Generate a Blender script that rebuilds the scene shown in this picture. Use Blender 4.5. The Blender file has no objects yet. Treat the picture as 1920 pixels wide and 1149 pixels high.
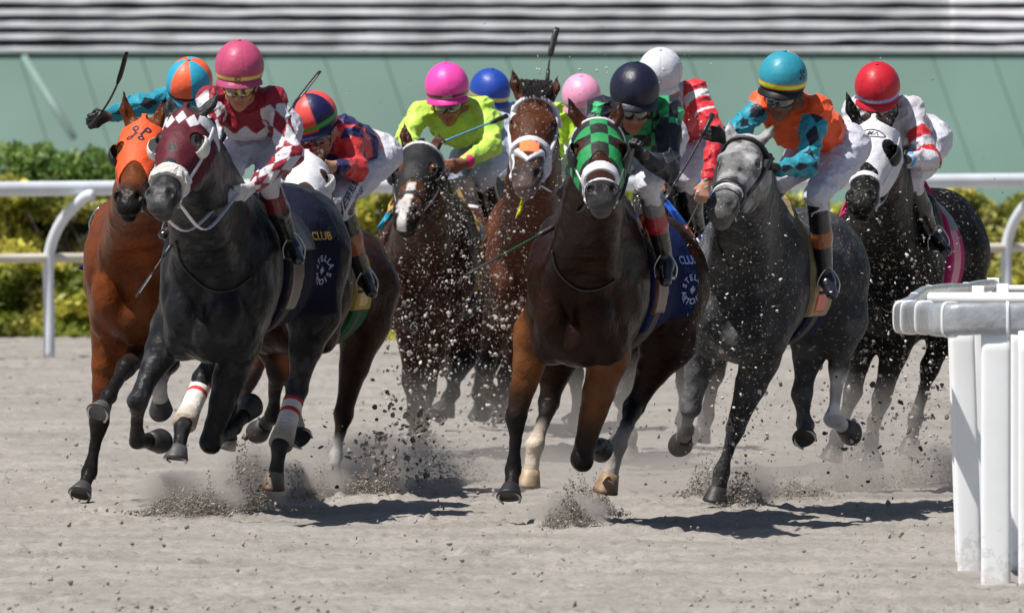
import bpy, bmesh, math, random
import numpy as np
from mathutils import Vector, Matrix
from mathutils.bvhtree import BVHTree
rng = np.random.default_rng(7); random.seed(7)
SC = bpy.context.scene; COL = SC.collection

# ------------------------------------------------------------------ camera, sky, sun, exposure
CAMZ = 2.74; FPX = 31200.0; TH = math.atan((574.5 + 104) / FPX)
cam = bpy.data.cameras.new('camera'); co = bpy.data.objects.new('camera', cam); COL.objects.link(co)
cam.sensor_width = 36; cam.lens = FPX / 1920 * 36; cam.clip_start = .5; cam.clip_end = 2000
co.location = (0, 0, CAMZ); co.rotation_euler = (math.radians(90) - TH, 0, 0)
cam.dof.use_dof = True; cam.dof.focus_distance = 80.0; cam.dof.aperture_fstop = 9
SC.camera = co
SUNV = Vector((-0.39, -0.26, 0.88)).normalized()
world = bpy.data.worlds.new('World'); SC.world = world; world.use_nodes = True
wn = world.node_tree.nodes; wl = world.node_tree.links
sky = wn.new('ShaderNodeTexSky'); sky.sky_type = 'NISHITA'; sky.sun_disc = False
sky.sun_elevation = math.asin(SUNV.z); sky.sun_rotation = math.atan2(SUNV.x, SUNV.y)
wl.new(sky.outputs[0], wn['Background'].inputs[0]); wn['Background'].inputs[1].default_value = 0.055
sd = bpy.data.lights.new('sun', 'SUN'); sd.energy = 4.9; sd.angle = math.radians(.53); sd.color = (1, .955, .89)
so = bpy.data.objects.new('sun', sd); COL.objects.link(so)
so.rotation_euler = SUNV.to_track_quat('Z', 'Y').to_euler()
SC.view_settings.view_transform = 'Standard'; SC.view_settings.look = 'None'
SC.view_settings.exposure = 0.27; SC.view_settings.gamma = 1
SC.cycles.max_bounces = 6; SC.cycles.transparent_max_bounces = 12; SC.cycles.volume_bounces = 1

# ------------------------------------------------------------------ basics
def V(*a): return np.array(a, float)
def P(px, py, Y):
    """point at distance Y on the sight line of a pixel of the 1920 px photo"""
    c, s = math.cos(TH), math.sin(TH)
    dx = (px - 960) / FPX; dy = (py - 574.5) / FPX
    d = np.array([dx, c - dy * s, -s - dy * c]); t = Y / d[1]
    return np.array([d[0] * t, Y, CAMZ + d[2] * t])
def unit(v): v = np.asarray(v, float); return v / (np.linalg.norm(v) + 1e-12)
def lin(c):
    c = np.asarray(c, float) / 255.
    return np.where(c < .04045, c / 12.92, ((c + .055) / 1.055) ** 2.4)
def tag(o, label=None, cat=None, group=None, kind=None):
    if label: o['label'] = label
    if cat: o['category'] = cat
    if group: o['group'] = group
    if kind: o['kind'] = kind
    return o
def empty(name, loc, label, cat, group=None):
    o = bpy.data.objects.new(name, None); COL.objects.link(o); o.location = loc; o.empty_display_size = .1
    return tag(o, label, cat, group)
def mesh_obj(name, verts, faces, mat, parent=None, col=None, smooth=True):
    verts = np.asarray(verts, float)
    if parent is not None:
        r = parent
        off = np.zeros(3)
        while r is not None: off += np.array(r.location); r = r.parent
        verts = verts - off
    me = bpy.data.meshes.new(name)
    if isinstance(faces, np.ndarray):
        n, k = faces.shape
        me.vertices.add(len(verts)); me.vertices.foreach_set('co', verts.astype(np.float32).ravel())
        me.loops.add(n * k); me.loops.foreach_set('vertex_index', faces.astype(np.int32).ravel())
        me.polygons.add(n); me.polygons.foreach_set('loop_start', np.arange(0, n * k, k, dtype=np.int32))
        me.update(calc_edges=True)
    else:
        me.from_pydata([tuple(v) for v in verts], [], faces); me.update()
    if smooth: me.polygons.foreach_set('use_smooth', np.ones(len(me.polygons), bool))
    if col is not None:
        c = np.ones((len(verts), 4), np.float32); c[:, :3] = col
        a = me.attributes.new('Col', 'FLOAT_COLOR', 'POINT'); a.data.foreach_set('color', c.ravel())
    if mat is not None: me.materials.append(mat)
    o = bpy.data.objects.new(name, me); COL.objects.link(o)
    if parent is not None: o.parent = parent
    return o
class MB:
    """collects simple shapes for one mesh"""
    def __init__(s): s.v = []; s.f = []; s.c = []
    def add(s, v, f, c=None):
        n = len(s.v); s.v += [tuple(x) for x in v]; s.f += [tuple(i + n for i in q) for q in f]
        s.c += [tuple(c) if c is not None else (1, 1, 1)] * len(v)
    def box(s, lo, hi, c=None, M=None):
        v = [Vector((x, y, z)) for x in (lo[0], hi[0]) for y in (lo[1], hi[1]) for z in (lo[2], hi[2])]
        if M: v = [M @ q for q in v]
        s.add(v, [(0, 1, 3, 2), (4, 6, 7, 5), (0, 4, 5, 1), (2, 3, 7, 6), (0, 2, 6, 4), (1, 5, 7, 3)], c)
    def tube(s, pts, rad, seg=12, c=None, cap=True, flat=None):
        pts = [np.asarray(p, float) for p in pts]; n = len(pts)
        rad = rad if hasattr(rad, '__len__') else [rad] * n
        t0 = unit(pts[1] - pts[0]); up = V(0, 0, 1) if abs(t0[2]) < .9 else V(0, 1, 0)
        u = unit(np.cross(t0, up)); v = []
        for i, p in enumerate(pts):
            t = unit(pts[min(i + 1, n - 1)] - pts[max(i - 1, 0)])
            u = unit(u - t * np.dot(u, t)); w = np.cross(t, u)
            for k in range(seg):
                a = 2 * math.pi * k / seg
                q = rad[i] * (u * math.cos(a) + w * math.sin(a) * (flat or 1))
                v.append(p + q)
        f = [(i * seg + k, i * seg + (k + 1) % seg, (i + 1) * seg + (k + 1) % seg, (i + 1) * seg + k) for i in range(n - 1) for k in range(seg)]
        if cap: f += [tuple(range(seg))[::-1], tuple((n - 1) * seg + k for k in range(seg))]
        s.add(v, f, c)
    def ball(s, c0, r, M=None, seg=20, ring=14, c=None, sc=(1, 1, 1)):
        v = []; f = []
        for i in range(ring + 1):
            a = math.pi * i / ring
            for k in range(seg):
                b = 2 * math.pi * k / seg
                q = np.array([math.sin(a) * math.cos(b) * sc[0], math.sin(a) * math.sin(b) * sc[1], math.cos(a) * sc[2]]) * r
                if M is not None: q = M @ q
                v.append(np.asarray(c0) + q)
        for i in range(ring):
            for k in range(seg):
                f.append((i * seg + k, (i + 1) * seg + k, (i + 1) * seg + (k + 1) % seg, i * seg + (k + 1) % seg))
        s.add(v, f, c)
    def build(s, name, mat, parent=None, smooth=True, usecol=False):
        return mesh_obj(name, np.array(s.v), s.f, mat, parent, np.array(s.c) if usecol else None, smooth)
def catmull(pts, n=6):
    pts = [np.asarray(p, float) for p in pts]; q = [2 * pts[0] - pts[1]] + pts + [2 * pts[-1] - pts[-2]]; out = []
    for i in range(1, len(q) - 2):
        for k in range(n):
            t = k / n
            out.append(.5 * ((2 * q[i]) + (-q[i-1] + q[i+1]) * t + (2*q[i-1] - 5*q[i] + 4*q[i+1] - q[i+2]) * t*t + (-q[i-1] + 3*q[i] - 3*q[i+1] + q[i+2]) * t**3))
    out.append(pts[-1]); return out
# value noise
_H = rng.random(65536).astype(np.float32)
def vnoise(x, y, z, seed=0):
    x, y, z = np.broadcast_arrays(np.asarray(x, np.float32), np.asarray(y, np.float32), np.asarray(z, np.float32))
    xi = np.floor(x).astype(np.int64); yi = np.floor(y).astype(np.int64); zi = np.floor(z).astype(np.int64)
    fx, fy, fz = x - xi, y - yi, z - zi
    fx = fx * fx * (3 - 2 * fx); fy = fy * fy * (3 - 2 * fy); fz = fz * fz * (3 - 2 * fz)
    def h(a, b, c): return _H[(a * 73856093 ^ b * 19349663 ^ c * 83492791 ^ (seed * 7919)) & 65535]
    r = 0
    for dx in (0, 1):
        wx = fx if dx else 1 - fx
        for dy in (0, 1):
            wy = fy if dy else 1 - fy
            for dz in (0, 1):
                r = r + h(xi + dx, yi + dy, zi + dz) * wx * wy * (fz if dz else 1 - fz)
    return r * 2 - 1
def fbm(x, y, z, o=3, seed=0):
    r = 0; a = 1; f = 1
    for i in range(o): r = r + a * vnoise(x * f, y * f, z * f, seed + i); a *= .5; f *= 2.03
    return r
def sstep(a, b, x): t = np.clip((x - a) / (b - a), 0, 1); return t * t * (3 - 2 * t)

# ------------------------------------------------------------------ smooth-blended solids
# prim: dict(t='c'|'e', ..., k, op, col=(ca,cb), tag)
def cone(a, b, ra, rb, k=.03, ca=None, cb=None, tg=0, fl=None, op=1):
    return dict(t='c', a=np.asarray(a, float), b=np.asarray(b, float), ra=ra, rb=rb, k=k, ca=ca, cb=cb if cb is not None else ca, tg=tg, fl=fl, op=op)
def ell(c, r, R=None, k=.03, ca=None, tg=0, op=1):
    return dict(t='e', c=np.asarray(c, float), r=np.asarray(r, float), R=np.eye(3) if R is None else np.asarray(R, float), k=k, ca=ca, cb=ca, tg=tg, op=op)
def pdist(p, X, Y, Z, want_t=False):
    if p['t'] == 'c':
        a, b = p['a'], p['b']; d = b - a; L2 = max(d @ d, 1e-9)
        x, y, z = X - a[0], Y - a[1], Z - a[2]
        t = np.clip((x * d[0] + y * d[1] + z * d[2]) / L2, 0, 1)
        x = x - t * d[0]; y = y - t * d[1]; z = z - t * d[2]
        if p['fl'] is not None:
            n, f = p['fl']; s = (x * n[0] + y * n[1] + z * n[2]) * (f - 1)
            x = x + s * n[0]; y = y + s * n[1]; z = z + s * n[2]
        D = np.sqrt(x * x + y * y + z * z) - (p['ra'] + (p['rb'] - p['ra']) * t)
        return (D, t) if want_t else D
    c, r, R = p['c'], p['r'], p['R']
    x, y, z = X - c[0], Y - c[1], Z - c[2]
    u = [(x * R[0, i] + y * R[1, i] + z * R[2, i]) for i in range(3)]
    k0 = np.sqrt(sum((u[i] / r[i]) ** 2 for i in range(3))); k1 = np.sqrt(sum((u[i] / r[i] ** 2) ** 2 for i in range(3)))
    D = k0 * (k0 - 1) / np.maximum(k1, 1e-6)
    D = np.where(k0 < 1e-3, -r.min(), D)
    return (D, 0 * D) if want_t else D
def pbox(p):
    if p['t'] == 'c':
        r = max(p['ra'], p['rb']); return np.minimum(p['a'], p['b']) - r, np.maximum(p['a'], p['b']) + r
    e = np.sqrt(((p['R'] * p['r']) ** 2).sum(1)); return p['c'] - e, p['c'] + e
def grid_eval(prims, h, pad=.02, lo=None, hi=None, off=0.):
    if lo is None:
        bs = [pbox(p) for p in prims if p['op'] == 1]
        lo = np.min([b[0] for b in bs], 0) - pad - abs(off); hi = np.max([b[1] for b in bs], 0) + pad + abs(off)
    n = np.ceil((hi - lo) / h).astype(int) + 2
    ax = [(lo[i] + h * np.arange(n[i])).astype(np.float32) for i in range(3)]
    D = np.full(n, .3, np.float32)
    for p in prims:
        m = p['k'] + 3 * h + abs(off) + .01; b0, b1 = pbox(p)
        s = [slice(max(0, int((b0[i] - m - lo[i]) / h)), max(0, min(n[i], int((b1[i] + m - lo[i]) / h) + 2))) for i in range(3)]
        if any(q.stop <= q.start for q in s): continue
        X = ax[0][s[0]][:, None, None]; Y = ax[1][s[1]][None, :, None]; Z = ax[2][s[2]][None, None, :]
        d = pdist(p, X, Y, Z).astype(np.float32); g = D[s[0], s[1], s[2]]; k = max(p['k'], 1e-4)
        if p['op'] == 1:
            hh = np.clip(.5 + .5 * (g - d) / k, 0, 1); D[s[0], s[1], s[2]] = g * (1 - hh) + d * hh - k * hh * (1 - hh)
        else:
            d = -d; hh = np.clip(.5 - .5 * (g - d) / k, 0, 1); D[s[0], s[1], s[2]] = g * (1 - hh) + d * hh + k * hh * (1 - hh)
    return D - off, ax, lo
def nets(D, lo, h):
    S = D < 0
    n = np.array(D.shape) - 1; cnt = np.zeros(n, np.int8)
    offs = [(i, j, k) for i in (0, 1) for j in (0, 1) for k in (0, 1)]
    for o in offs: cnt += S[o[0]:n[0]+o[0], o[1]:n[1]+o[1], o[2]:n[2]+o[2]]
    idx = np.argwhere((cnt > 0) & (cnt < 8))
    vid = np.full(n, -1, np.int64); vid[tuple(idx.T)] = np.arange(len(idx))
    dv = np.stack([D[idx[:, 0]+o[0], idx[:, 1]+o[1], idx[:, 2]+o[2]] for o in offs], 1)
    pos = np.zeros((len(idx), 3)); w = np.zeros(len(idx)); O = np.array(offs, float)
    for i in range(8):
        for j in range(i + 1, 8):
            if abs(O[i] - O[j]).sum() != 1: continue
            m = (dv[:, i] < 0) != (dv[:, j] < 0)
            t = dv[m, i] / (dv[m, i] - dv[m, j]); pos[m] += O[i] + t[:, None] * (O[j] - O[i]); w[m] += 1
    verts = lo + h * (idx + pos / w[:, None]); F = []
    for ax in range(3):
        a, b = [x for x in range(3) if x != ax]
        sl = [slice(None)] * 3; sh = [slice(None)] * 3
        for q in (a, b): sl[q] = slice(1, n[q]); sh[q] = slice(1, n[q])
        sl[ax] = slice(0, n[ax]); sh[ax] = slice(1, n[ax] + 1)
        s0 = S[tuple(sl)]; s1 = S[tuple(sh)]; e = np.argwhere(s0 != s1)
        if not len(e): continue
        inside = s0[tuple(e.T)]; e = e.copy(); e[:, a] += 1; e[:, b] += 1
        q = []
        for da, db in ((-1, -1), (0, -1), (0, 0), (-1, 0)):
            c = e.copy(); c[:, a] += da; c[:, b] += db; q.append(vid[tuple(c.T)])
        q = np.stack(q, 1); flip = inside if ax != 1 else ~inside
        q[~flip] = q[~flip][:, ::-1]; F.append(q)
    return verts, np.concatenate(F)
def relax(v, f, it=1, lam=.5):
    for _ in range(it):
        acc = np.zeros_like(v); c = np.zeros(len(v))
        for a, b in ((0, 1), (1, 2), (2, 3), (3, 0)):
            for k in range(3): acc[:, k] += np.bincount(f[:, a], v[f[:, b], k], len(v)) + np.bincount(f[:, b], v[f[:, a], k], len(v))
            c += np.bincount(f[:, a], minlength=len(v)) + np.bincount(f[:, b], minlength=len(v))
        v = v + lam * (acc / c[:, None] - v)
    return v
def blendcol(prims, v, w=.02):
    A = np.zeros((len(v), 3)); W = np.full(len(v), 1e-12)
    for p in prims:
        if p['op'] != 1 or p['ca'] is None: continue
        b0, b1 = pbox(p); m = np.all((v > b0 - .12) & (v < b1 + .12), 1)
        if not m.any(): continue
        q = v[m]; d, t = pdist(p, q[:, 0], q[:, 1], q[:, 2], True)
        wt = np.exp(-np.clip(d, -.03, 1) / w)
        c = np.asarray(p['ca'])[None] * (1 - t[:, None]) + np.asarray(p['cb'])[None] * t[:, None]
        A[m] += c * wt[:, None]; W[m] += wt
    return A / W[:, None]
def nearest(prims, v):
    best = np.full(len(v), 9.); tg = np.zeros(len(v), int); tt = np.zeros(len(v))
    for p in prims:
        if p['op'] != 1: continue
        d, t = pdist(p, v[:, 0], v[:, 1], v[:, 2], True)
        m = d < best; best[m] = d[m]; tg[m] = p['tg']; tt[m] = t[m]
    return tg, tt
def solid(name, prims, h, mat, parent, colfn=None, noise=None, region=None, off=0., lo=None, hi=None, w=.02, rel=1, one=False):
    D, ax, lo = grid_eval(prims, h, off=off, lo=lo, hi=hi)
    if noise is not None or region is not None:
        X = ax[0][:, None, None]; Y = ax[1][None, :, None]; Z = ax[2][None, None, :]
    if noise is not None:
        i = np.argwhere(np.abs(D) < noise[0] * 2 + h * 2)
        q = [ax[k][i[:, k]] for k in range(3)]
        nz = fbm(q[0] * noise[1], q[1] * noise[1], q[2] * noise[1] * (noise[2] if len(noise) > 2 else 1), 3, 5)
        if len(noise) > 3:                                   # cloth: sharp folds running across the pull
            wx = q[0] + .03 * nz; r1 = 1 - np.abs(vnoise(wx * noise[1] * 1.3 + q[2] * 6, q[1] * noise[1], q[2] * noise[1] * 2.2 - q[0] * 9, 17)); r2 = 1 - np.abs(vnoise(wx * noise[1] * 2.6, q[1] * 9, q[2] * noise[1] * 2.1 + q[0] * 14, 27))
            nz = nz * .5 - noise[3] * (r1 ** 4 - .25) - noise[3] * .5 * (r2 ** 4 - .25)
        D[tuple(i.T)] += noise[0] * nz
    if region is not None: D = np.maximum(D, region(X, Y, Z).astype(np.float32))
    if not (D < 0).any(): return None
    D[0] = D[-1] = .3; D[:, 0] = D[:, -1] = .3; D[:, :, 0] = D[:, :, -1] = .3
    v, f = nets(D, lo, h)
    if not len(f): return None
    if one:
        lb = np.arange(len(v))
        for _ in range(400):
            m = lb[f].min(1); n2 = lb.copy()
            for k in range(4): np.minimum.at(n2, f[:, k], m)
            n2 = n2[n2]
            if (n2 == lb).all(): break
            lb = n2
        big = np.bincount(lb).argmax(); keep = lb == big; f = f[keep[f[:, 0]]]; mp = np.cumsum(keep) - 1; v = v[keep]; f = mp[f]
    v = relax(v, f, rel, .5)
    col = colfn(v) if callable(colfn) else (blendcol(prims, v, w) if colfn is None else np.tile(np.asarray(colfn, float), (len(v), 1)))
    return mesh_obj(name, v, f, mat, parent, col)

# ------------------------------------------------------------------ materials
def newmat(name):
    m = bpy.data.materials.new(name); m.use_nodes = True; nt = m.node_tree
    return m, nt, nt.nodes['Principled BSDF']
def mk(name, rough=.5, color=None, var=.12, vscale=8., bump=0., bscale=60., stretch=(1, 1, 1), spec=.5, metal=0., coat=0., sheen=0., bdist=.004, trans=0., bump2=0., b2scale=6., dirt=0., rvar=0., veins=0.):
    m, nt, b = newmat(name); N = nt.nodes.new; L = nt.links.new
    geo = N('ShaderNodeTexCoord'); src = geo.outputs['Object']
    if color is None:
        a = N('ShaderNodeAttribute'); a.attribute_name = 'Col'; base = a.outputs['Color']
    else:
        a = N('ShaderNodeRGB'); a.outputs[0].default_value = (*color, 1); base = a.outputs[0]
    n1 = N('ShaderNodeTexNoise'); n1.inputs['Scale'].default_value = vscale; n1.inputs['Detail'].default_value = 5; L(src, n1.inputs['Vector'])
    mr = N('ShaderNodeMapRange'); mr.inputs[1].default_value = .3; mr.inputs[2].default_value = .7; mr.inputs[3].default_value = 1 - var; mr.inputs[4].default_value = 1 + var; L(n1.outputs[0], mr.inputs[0])
    mx = N('ShaderNodeVectorMath'); mx.operation = 'SCALE'; L(base, mx.inputs[0]); L(mr.outputs[0], mx.inputs['Scale']); out = mx.outputs[0]
    if dirt:
        n3 = N('ShaderNodeTexNoise'); n3.inputs['Scale'].default_value = 55; n3.inputs['Detail'].default_value = 3; L(src, n3.inputs['Vector'])
        r3 = N('ShaderNodeMapRange'); r3.inputs[1].default_value = .60; r3.inputs[2].default_value = .72; r3.inputs[3].default_value = 0; r3.inputs[4].default_value = dirt; L(n3.outputs[0], r3.inputs[0])
        m3 = N('ShaderNodeMix'); m3.data_type = 'RGBA'; L(r3.outputs[0], m3.inputs[0]); L(out, m3.inputs[6]); m3.inputs[7].default_value = (.33, .3, .27, 1); out = m3.outputs[2]
    L(out, b.inputs['Base Color'])
    b.inputs['Roughness'].default_value = rough; b.inputs['Specular IOR Level'].default_value = spec; b.inputs['Metallic'].default_value = metal
    b.inputs['Coat Weight'].default_value = coat; b.inputs['Coat Roughness'].default_value = .2; b.inputs['Sheen Weight'].default_value = sheen
    b.inputs['Transmission Weight'].default_value = trans
    if rvar:
        rr = N('ShaderNodeMapRange'); rr.inputs[1].default_value = .3; rr.inputs[2].default_value = .7; rr.inputs[3].default_value = rough - rvar; rr.inputs[4].default_value = rough + rvar; L(n1.outputs[0], rr.inputs[0]); L(rr.outputs[0], b.inputs['Roughness'])
    nrm = None
    for st, sc_, ds, strt in ((bump, bscale, bdist, stretch), (bump2, b2scale, .03, (1, 1, 1))):
        if not st: continue
        mp = N('ShaderNodeMapping'); mp.inputs['Scale'].default_value = strt; L(src, mp.inputs[0])
        n2 = N('ShaderNodeTexNoise'); n2.inputs['Scale'].default_value = sc_; n2.inputs['Detail'].default_value = 4; L(mp.outputs[0], n2.inputs['Vector'])
        bp = N('ShaderNodeBump'); bp.inputs['Strength'].default_value = st; bp.inputs['Distance'].default_value = ds; L(n2.outputs[0], bp.inputs['Height'])
        if nrm is not None: L(nrm, bp.inputs['Normal'])
        nrm = bp.outputs[0]
    if veins:
        nv = N('ShaderNodeTexNoise'); nv.inputs['Scale'].default_value = 7; nv.inputs['Detail'].default_value = 1.5; nv.inputs['Distortion'].default_value = .6; L(src, nv.inputs['Vector'])
        s1 = N('ShaderNodeMath'); s1.operation = 'SUBTRACT'; L(nv.outputs[0], s1.inputs[0]); s1.inputs[1].default_value = .52; s2 = N('ShaderNodeMath'); s2.operation = 'ABSOLUTE'; L(s1.outputs[0], s2.inputs[0])
        s3 = N('ShaderNodeMapRange'); s3.interpolation_type = 'SMOOTHSTEP'; s3.inputs[1].default_value = .014; s3.inputs[2].default_value = 0; L(s2.outputs[0], s3.inputs[0])
        bp = N('ShaderNodeBump'); bp.inputs['Strength'].default_value = veins; bp.inputs['Distance'].default_value = .006; L(s3.outputs[0], bp.inputs['Height']); L(nrm, bp.inputs['Normal']); nrm = bp.outputs[0]
    if nrm is not None: L(nrm, b.inputs['Normal'])
    return m
M = {}
M['coat'] = mk('horse_coat', .36, var=.28, vscale=11, bump=.8, bscale=150, stretch=(1, 1, .16), spec=.12, bdist=.002, bump2=.5, b2scale=15, rvar=.10, veins=.16)
M['coat_dirty'] = mk('horse_coat_dusty', .5, var=.2, vscale=9, bump=.6, bscale=90, stretch=(1, 1, .3), spec=.11, bump2=.5, b2scale=15, dirt=.75, rvar=.10, veins=.12)
M['silk'] = mk('racing_silk', .48, var=.06, vscale=10, bump=.25, bscale=500, spec=.3, bdist=.001, bump2=.55, b2scale=16, sheen=.1)
M['pants'] = mk('white_breeches', .6, var=.04, vscale=14, bump=.2, bscale=500, bdist=.001, bump2=.6, b2scale=17, spec=.3)
M['cloth'] = mk('woven_cloth', .8, var=.10, vscale=20, bump=.4, bscale=300, bdist=.002, bump2=.6, b2scale=12, spec=.10)
M['boot'] = mk('boot_leather', .22, var=.1, vscale=12, bump2=.3, b2scale=25, spec=.6, coat=.3)
M['skin'] = mk('skin', .5, var=.08, vscale=30, bump=.25, bscale=250, bdist=.002, spec=.4)
M['helmet'] = mk('helmet_cover', .42, var=.06, vscale=9, bump=.2, bscale=400, bdist=.001, bump2=.22, b2scale=15, spec=.4)
M['leather'] = mk('strap_leather', .4, color=(.02, .018, .018), bump=.3, bscale=90, spec=.5)
M['webbing'] = mk('white_webbing', .5, var=.06, vscale=30, color=(.74, .74, .77), bump=.3, bscale=400, bdist=.002)
M['strap'] = mk('strap_any', .5, var=.06, vscale=30, bump=.3, bscale=400, bdist=.002)
M['hoof'] = mk('hoof_horn', .5, var=.25, vscale=25, bump=.4, bscale=80, stretch=(1, 1, 4))
M['steel'] = mk('steel', .3, color=(.55, .55, .55), metal=1.)
M['eye'] = mk('eye_dark', .06, color=(.012, .008, .006), spec=.8, coat=1.)
M['lens'] = mk('goggle_lens', .08, var=.2, vscale=25, spec=1., coat=1.)
M['hair'] = mk('horse_hair', .42, var=.3, vscale=40, spec=.5)
M['fleece'] = mk('fleece', .9, color=(.62, .60, .57), bump=1., bscale=120, bdist=.01, sheen=.5)
M['print'] = mk('printed_mark', .5, var=.03)
M['white_post'] = mk('white_plastic', .38, color=(.80, .82, .84), var=.05, vscale=5, bump=.05, bscale=60, spec=.5)
M['pad'] = mk('grey_padding', .25, color=(.33, .35, .38), var=.18, vscale=14, bump2=.3, b2scale=14, spec=.6, coat=.4)
M['rail'] = mk('painted_rail', .42, color=(.66, .69, .74), var=.10, vscale=4, bump=.1, bscale=30)
M['cream'] = mk('cream_rail', .55, color=(.62, .57, .48), var=.16, vscale=5, bump=.1, bscale=30)
# ------------------------------------------------------------------ ground
def ground():
    nx, ny = 620, 900
    xs = np.linspace(-5.2, 5.2, nx); ys = 66 + (np.linspace(0, 1, ny) ** 1.15) * 58
    X, Y = np.meshgrid(xs, ys, indexing='ij')
    big = .009 * fbm(X * .8, Y * .3, X * 0, 3, 11); mid = .004 * fbm(X * 5, Y * 2.2, X * 0, 3, 21)
    n = fbm(X * 20, Y * 8, X * 0, 3, 31); fine = .008 * np.sign(n) * np.abs(n) ** 1.4
    n2 = vnoise(X * 12, Y * 5, X * 0, 41); dent = -.02 * np.clip(n2 - .55, 0, 1) / .45
    Z = big + mid + fine + dent
    e = np.minimum(np.minimum(sstep(-5.2, -4.7, X), 1 - sstep(4.7, 5.2, X)), np.minimum(sstep(66, 67, Y), 1 - sstep(120, 124, Y)))
    Z = Z * e - .012
    tgt = [(385, 80.1, .03, .9), (1090, 78.7, .03, .7), (680, 82.4, .03, .9), (1390, 80.8, .03, .6)]
    for px, y0, a, wd in tgt:
        x0 = P(px, 900, y0)[0]; Z += a * np.exp(-((X - x0) / (wd * .4)) ** 2 - ((Y - y0) / .5) ** 2) * (1 + fbm(X * 14, Y * 14, X * 0, 2, 3))
    rr = np.random.default_rng(12)
    for _ in range(420):                                   # hoof prints
        x0 = rr.uniform(-3.2, 3.2); y0 = 67 + 45 * rr.random() ** 1.3; a0 = rr.uniform(.06, .09); dp = rr.uniform(.012, .035)
        i0, i1 = np.searchsorted(xs, (x0 - .3, x0 + .3)); j0, j1 = np.searchsorted(ys, (y0 - .5, y0 + .5)); sx = X[i0:i1, j0:j1]; sy = Y[i0:i1, j0:j1]
        if not sx.size: continue
        r2 = ((sx - x0) / a0) ** 2 + ((sy - y0) / (a0 * 1.3)) ** 2; Z[i0:i1, j0:j1] += -dp * np.exp(-r2) + dp * .6 * np.exp(-((np.sqrt(r2) - 1.7) / .45) ** 2) * (.6 + .8 * vnoise(sx * 30, sy * 14, 0, 5))
    v = np.stack([X.ravel(), Y.ravel(), Z.ravel()], 1)
    i = np.arange(nx * ny).reshape(nx, ny)
    f = np.stack([i[:-1, :-1].ravel(), i[1:, :-1].ravel(), i[1:, 1:].ravel(), i[:-1, 1:].ravel()], 1)
    # wide apron round the fine patch, one sheet
    R = [(-900, 5), (900, 5), (900, 1500), (-900, 1500)]
    m, nt, b = newmat('track_sand'); N = nt.nodes.new; L = nt.links.new
    tc = N('ShaderNodeTexCoord'); 
    n1 = N('ShaderNodeTexNoise'); n1.inputs['Scale'].default_value = 1.3; n1.inputs['Detail'].default_value = 6
    n2 = N('ShaderNodeTexNoise'); n2.inputs['Scale'].default_value = 45; n2.inputs['Detail'].default_value = 6; n2.inputs['Roughness'].default_value = .7
    for q in (n1, n2): L(tc.outputs['Object'], q.inputs['Vector'])
    cr = N('ShaderNodeValToRGB'); L(n1.outputs[0], cr.inputs[0])
    cr.color_ramp.elements[0].position = .35; cr.color_ramp.elements[0].color = (.278, .257, .234, 1)
    cr.color_ramp.elements[1].position = .65; cr.color_ramp.elements[1].color = (.365, .338, .307, 1)
    c2 = N('ShaderNodeMapRange'); L(n2.outputs[0], c2.inputs[0]); c2.inputs[1].default_value = .3; c2.inputs[2].default_value = .62; c2.inputs[3].default_value = .68; c2.inputs[4].default_value = 1.08
    vm = N('ShaderNodeVectorMath'); vm.operation = 'SCALE'; L(cr.outputs[0], vm.inputs[0]); L(c2.outputs[0], vm.inputs['Scale'])
    L(vm.outputs[0], b.inputs['Base Color']); b.inputs['Roughness'].default_value = .95; b.inputs['Specular IOR Level'].default_value = .15
    bp = N('ShaderNodeBump'); bp.inputs['Strength'].default_value = .7; bp.inputs['Distance'].default_value = .012; L(n2.outputs[0], bp.inputs['Height']); L(bp.outputs[0], b.inputs['Normal'])
    o = mesh_obj('ground', v, f, m); tag(o, kind='structure')
    # the rest of the plain, joined to the same object
    me = o.data; bm = bmesh.new(); bm.from_mesh(me)
    a = [bm.verts.new((x, y, -.012)) for x, y in ((-5.2, 66), (5.2, 66), (5.2, 124), (-5.2, 124))]; c = [bm.verts.new((x, y, -.012)) for x, y in R]
    for k in range(4): bm.faces.new((c[k], c[(k + 1) % 4], a[(k + 1) % 4], a[k]))
    bm.to_mesh(me); bm.free()
    return m
M['sand'] = ground()

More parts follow.
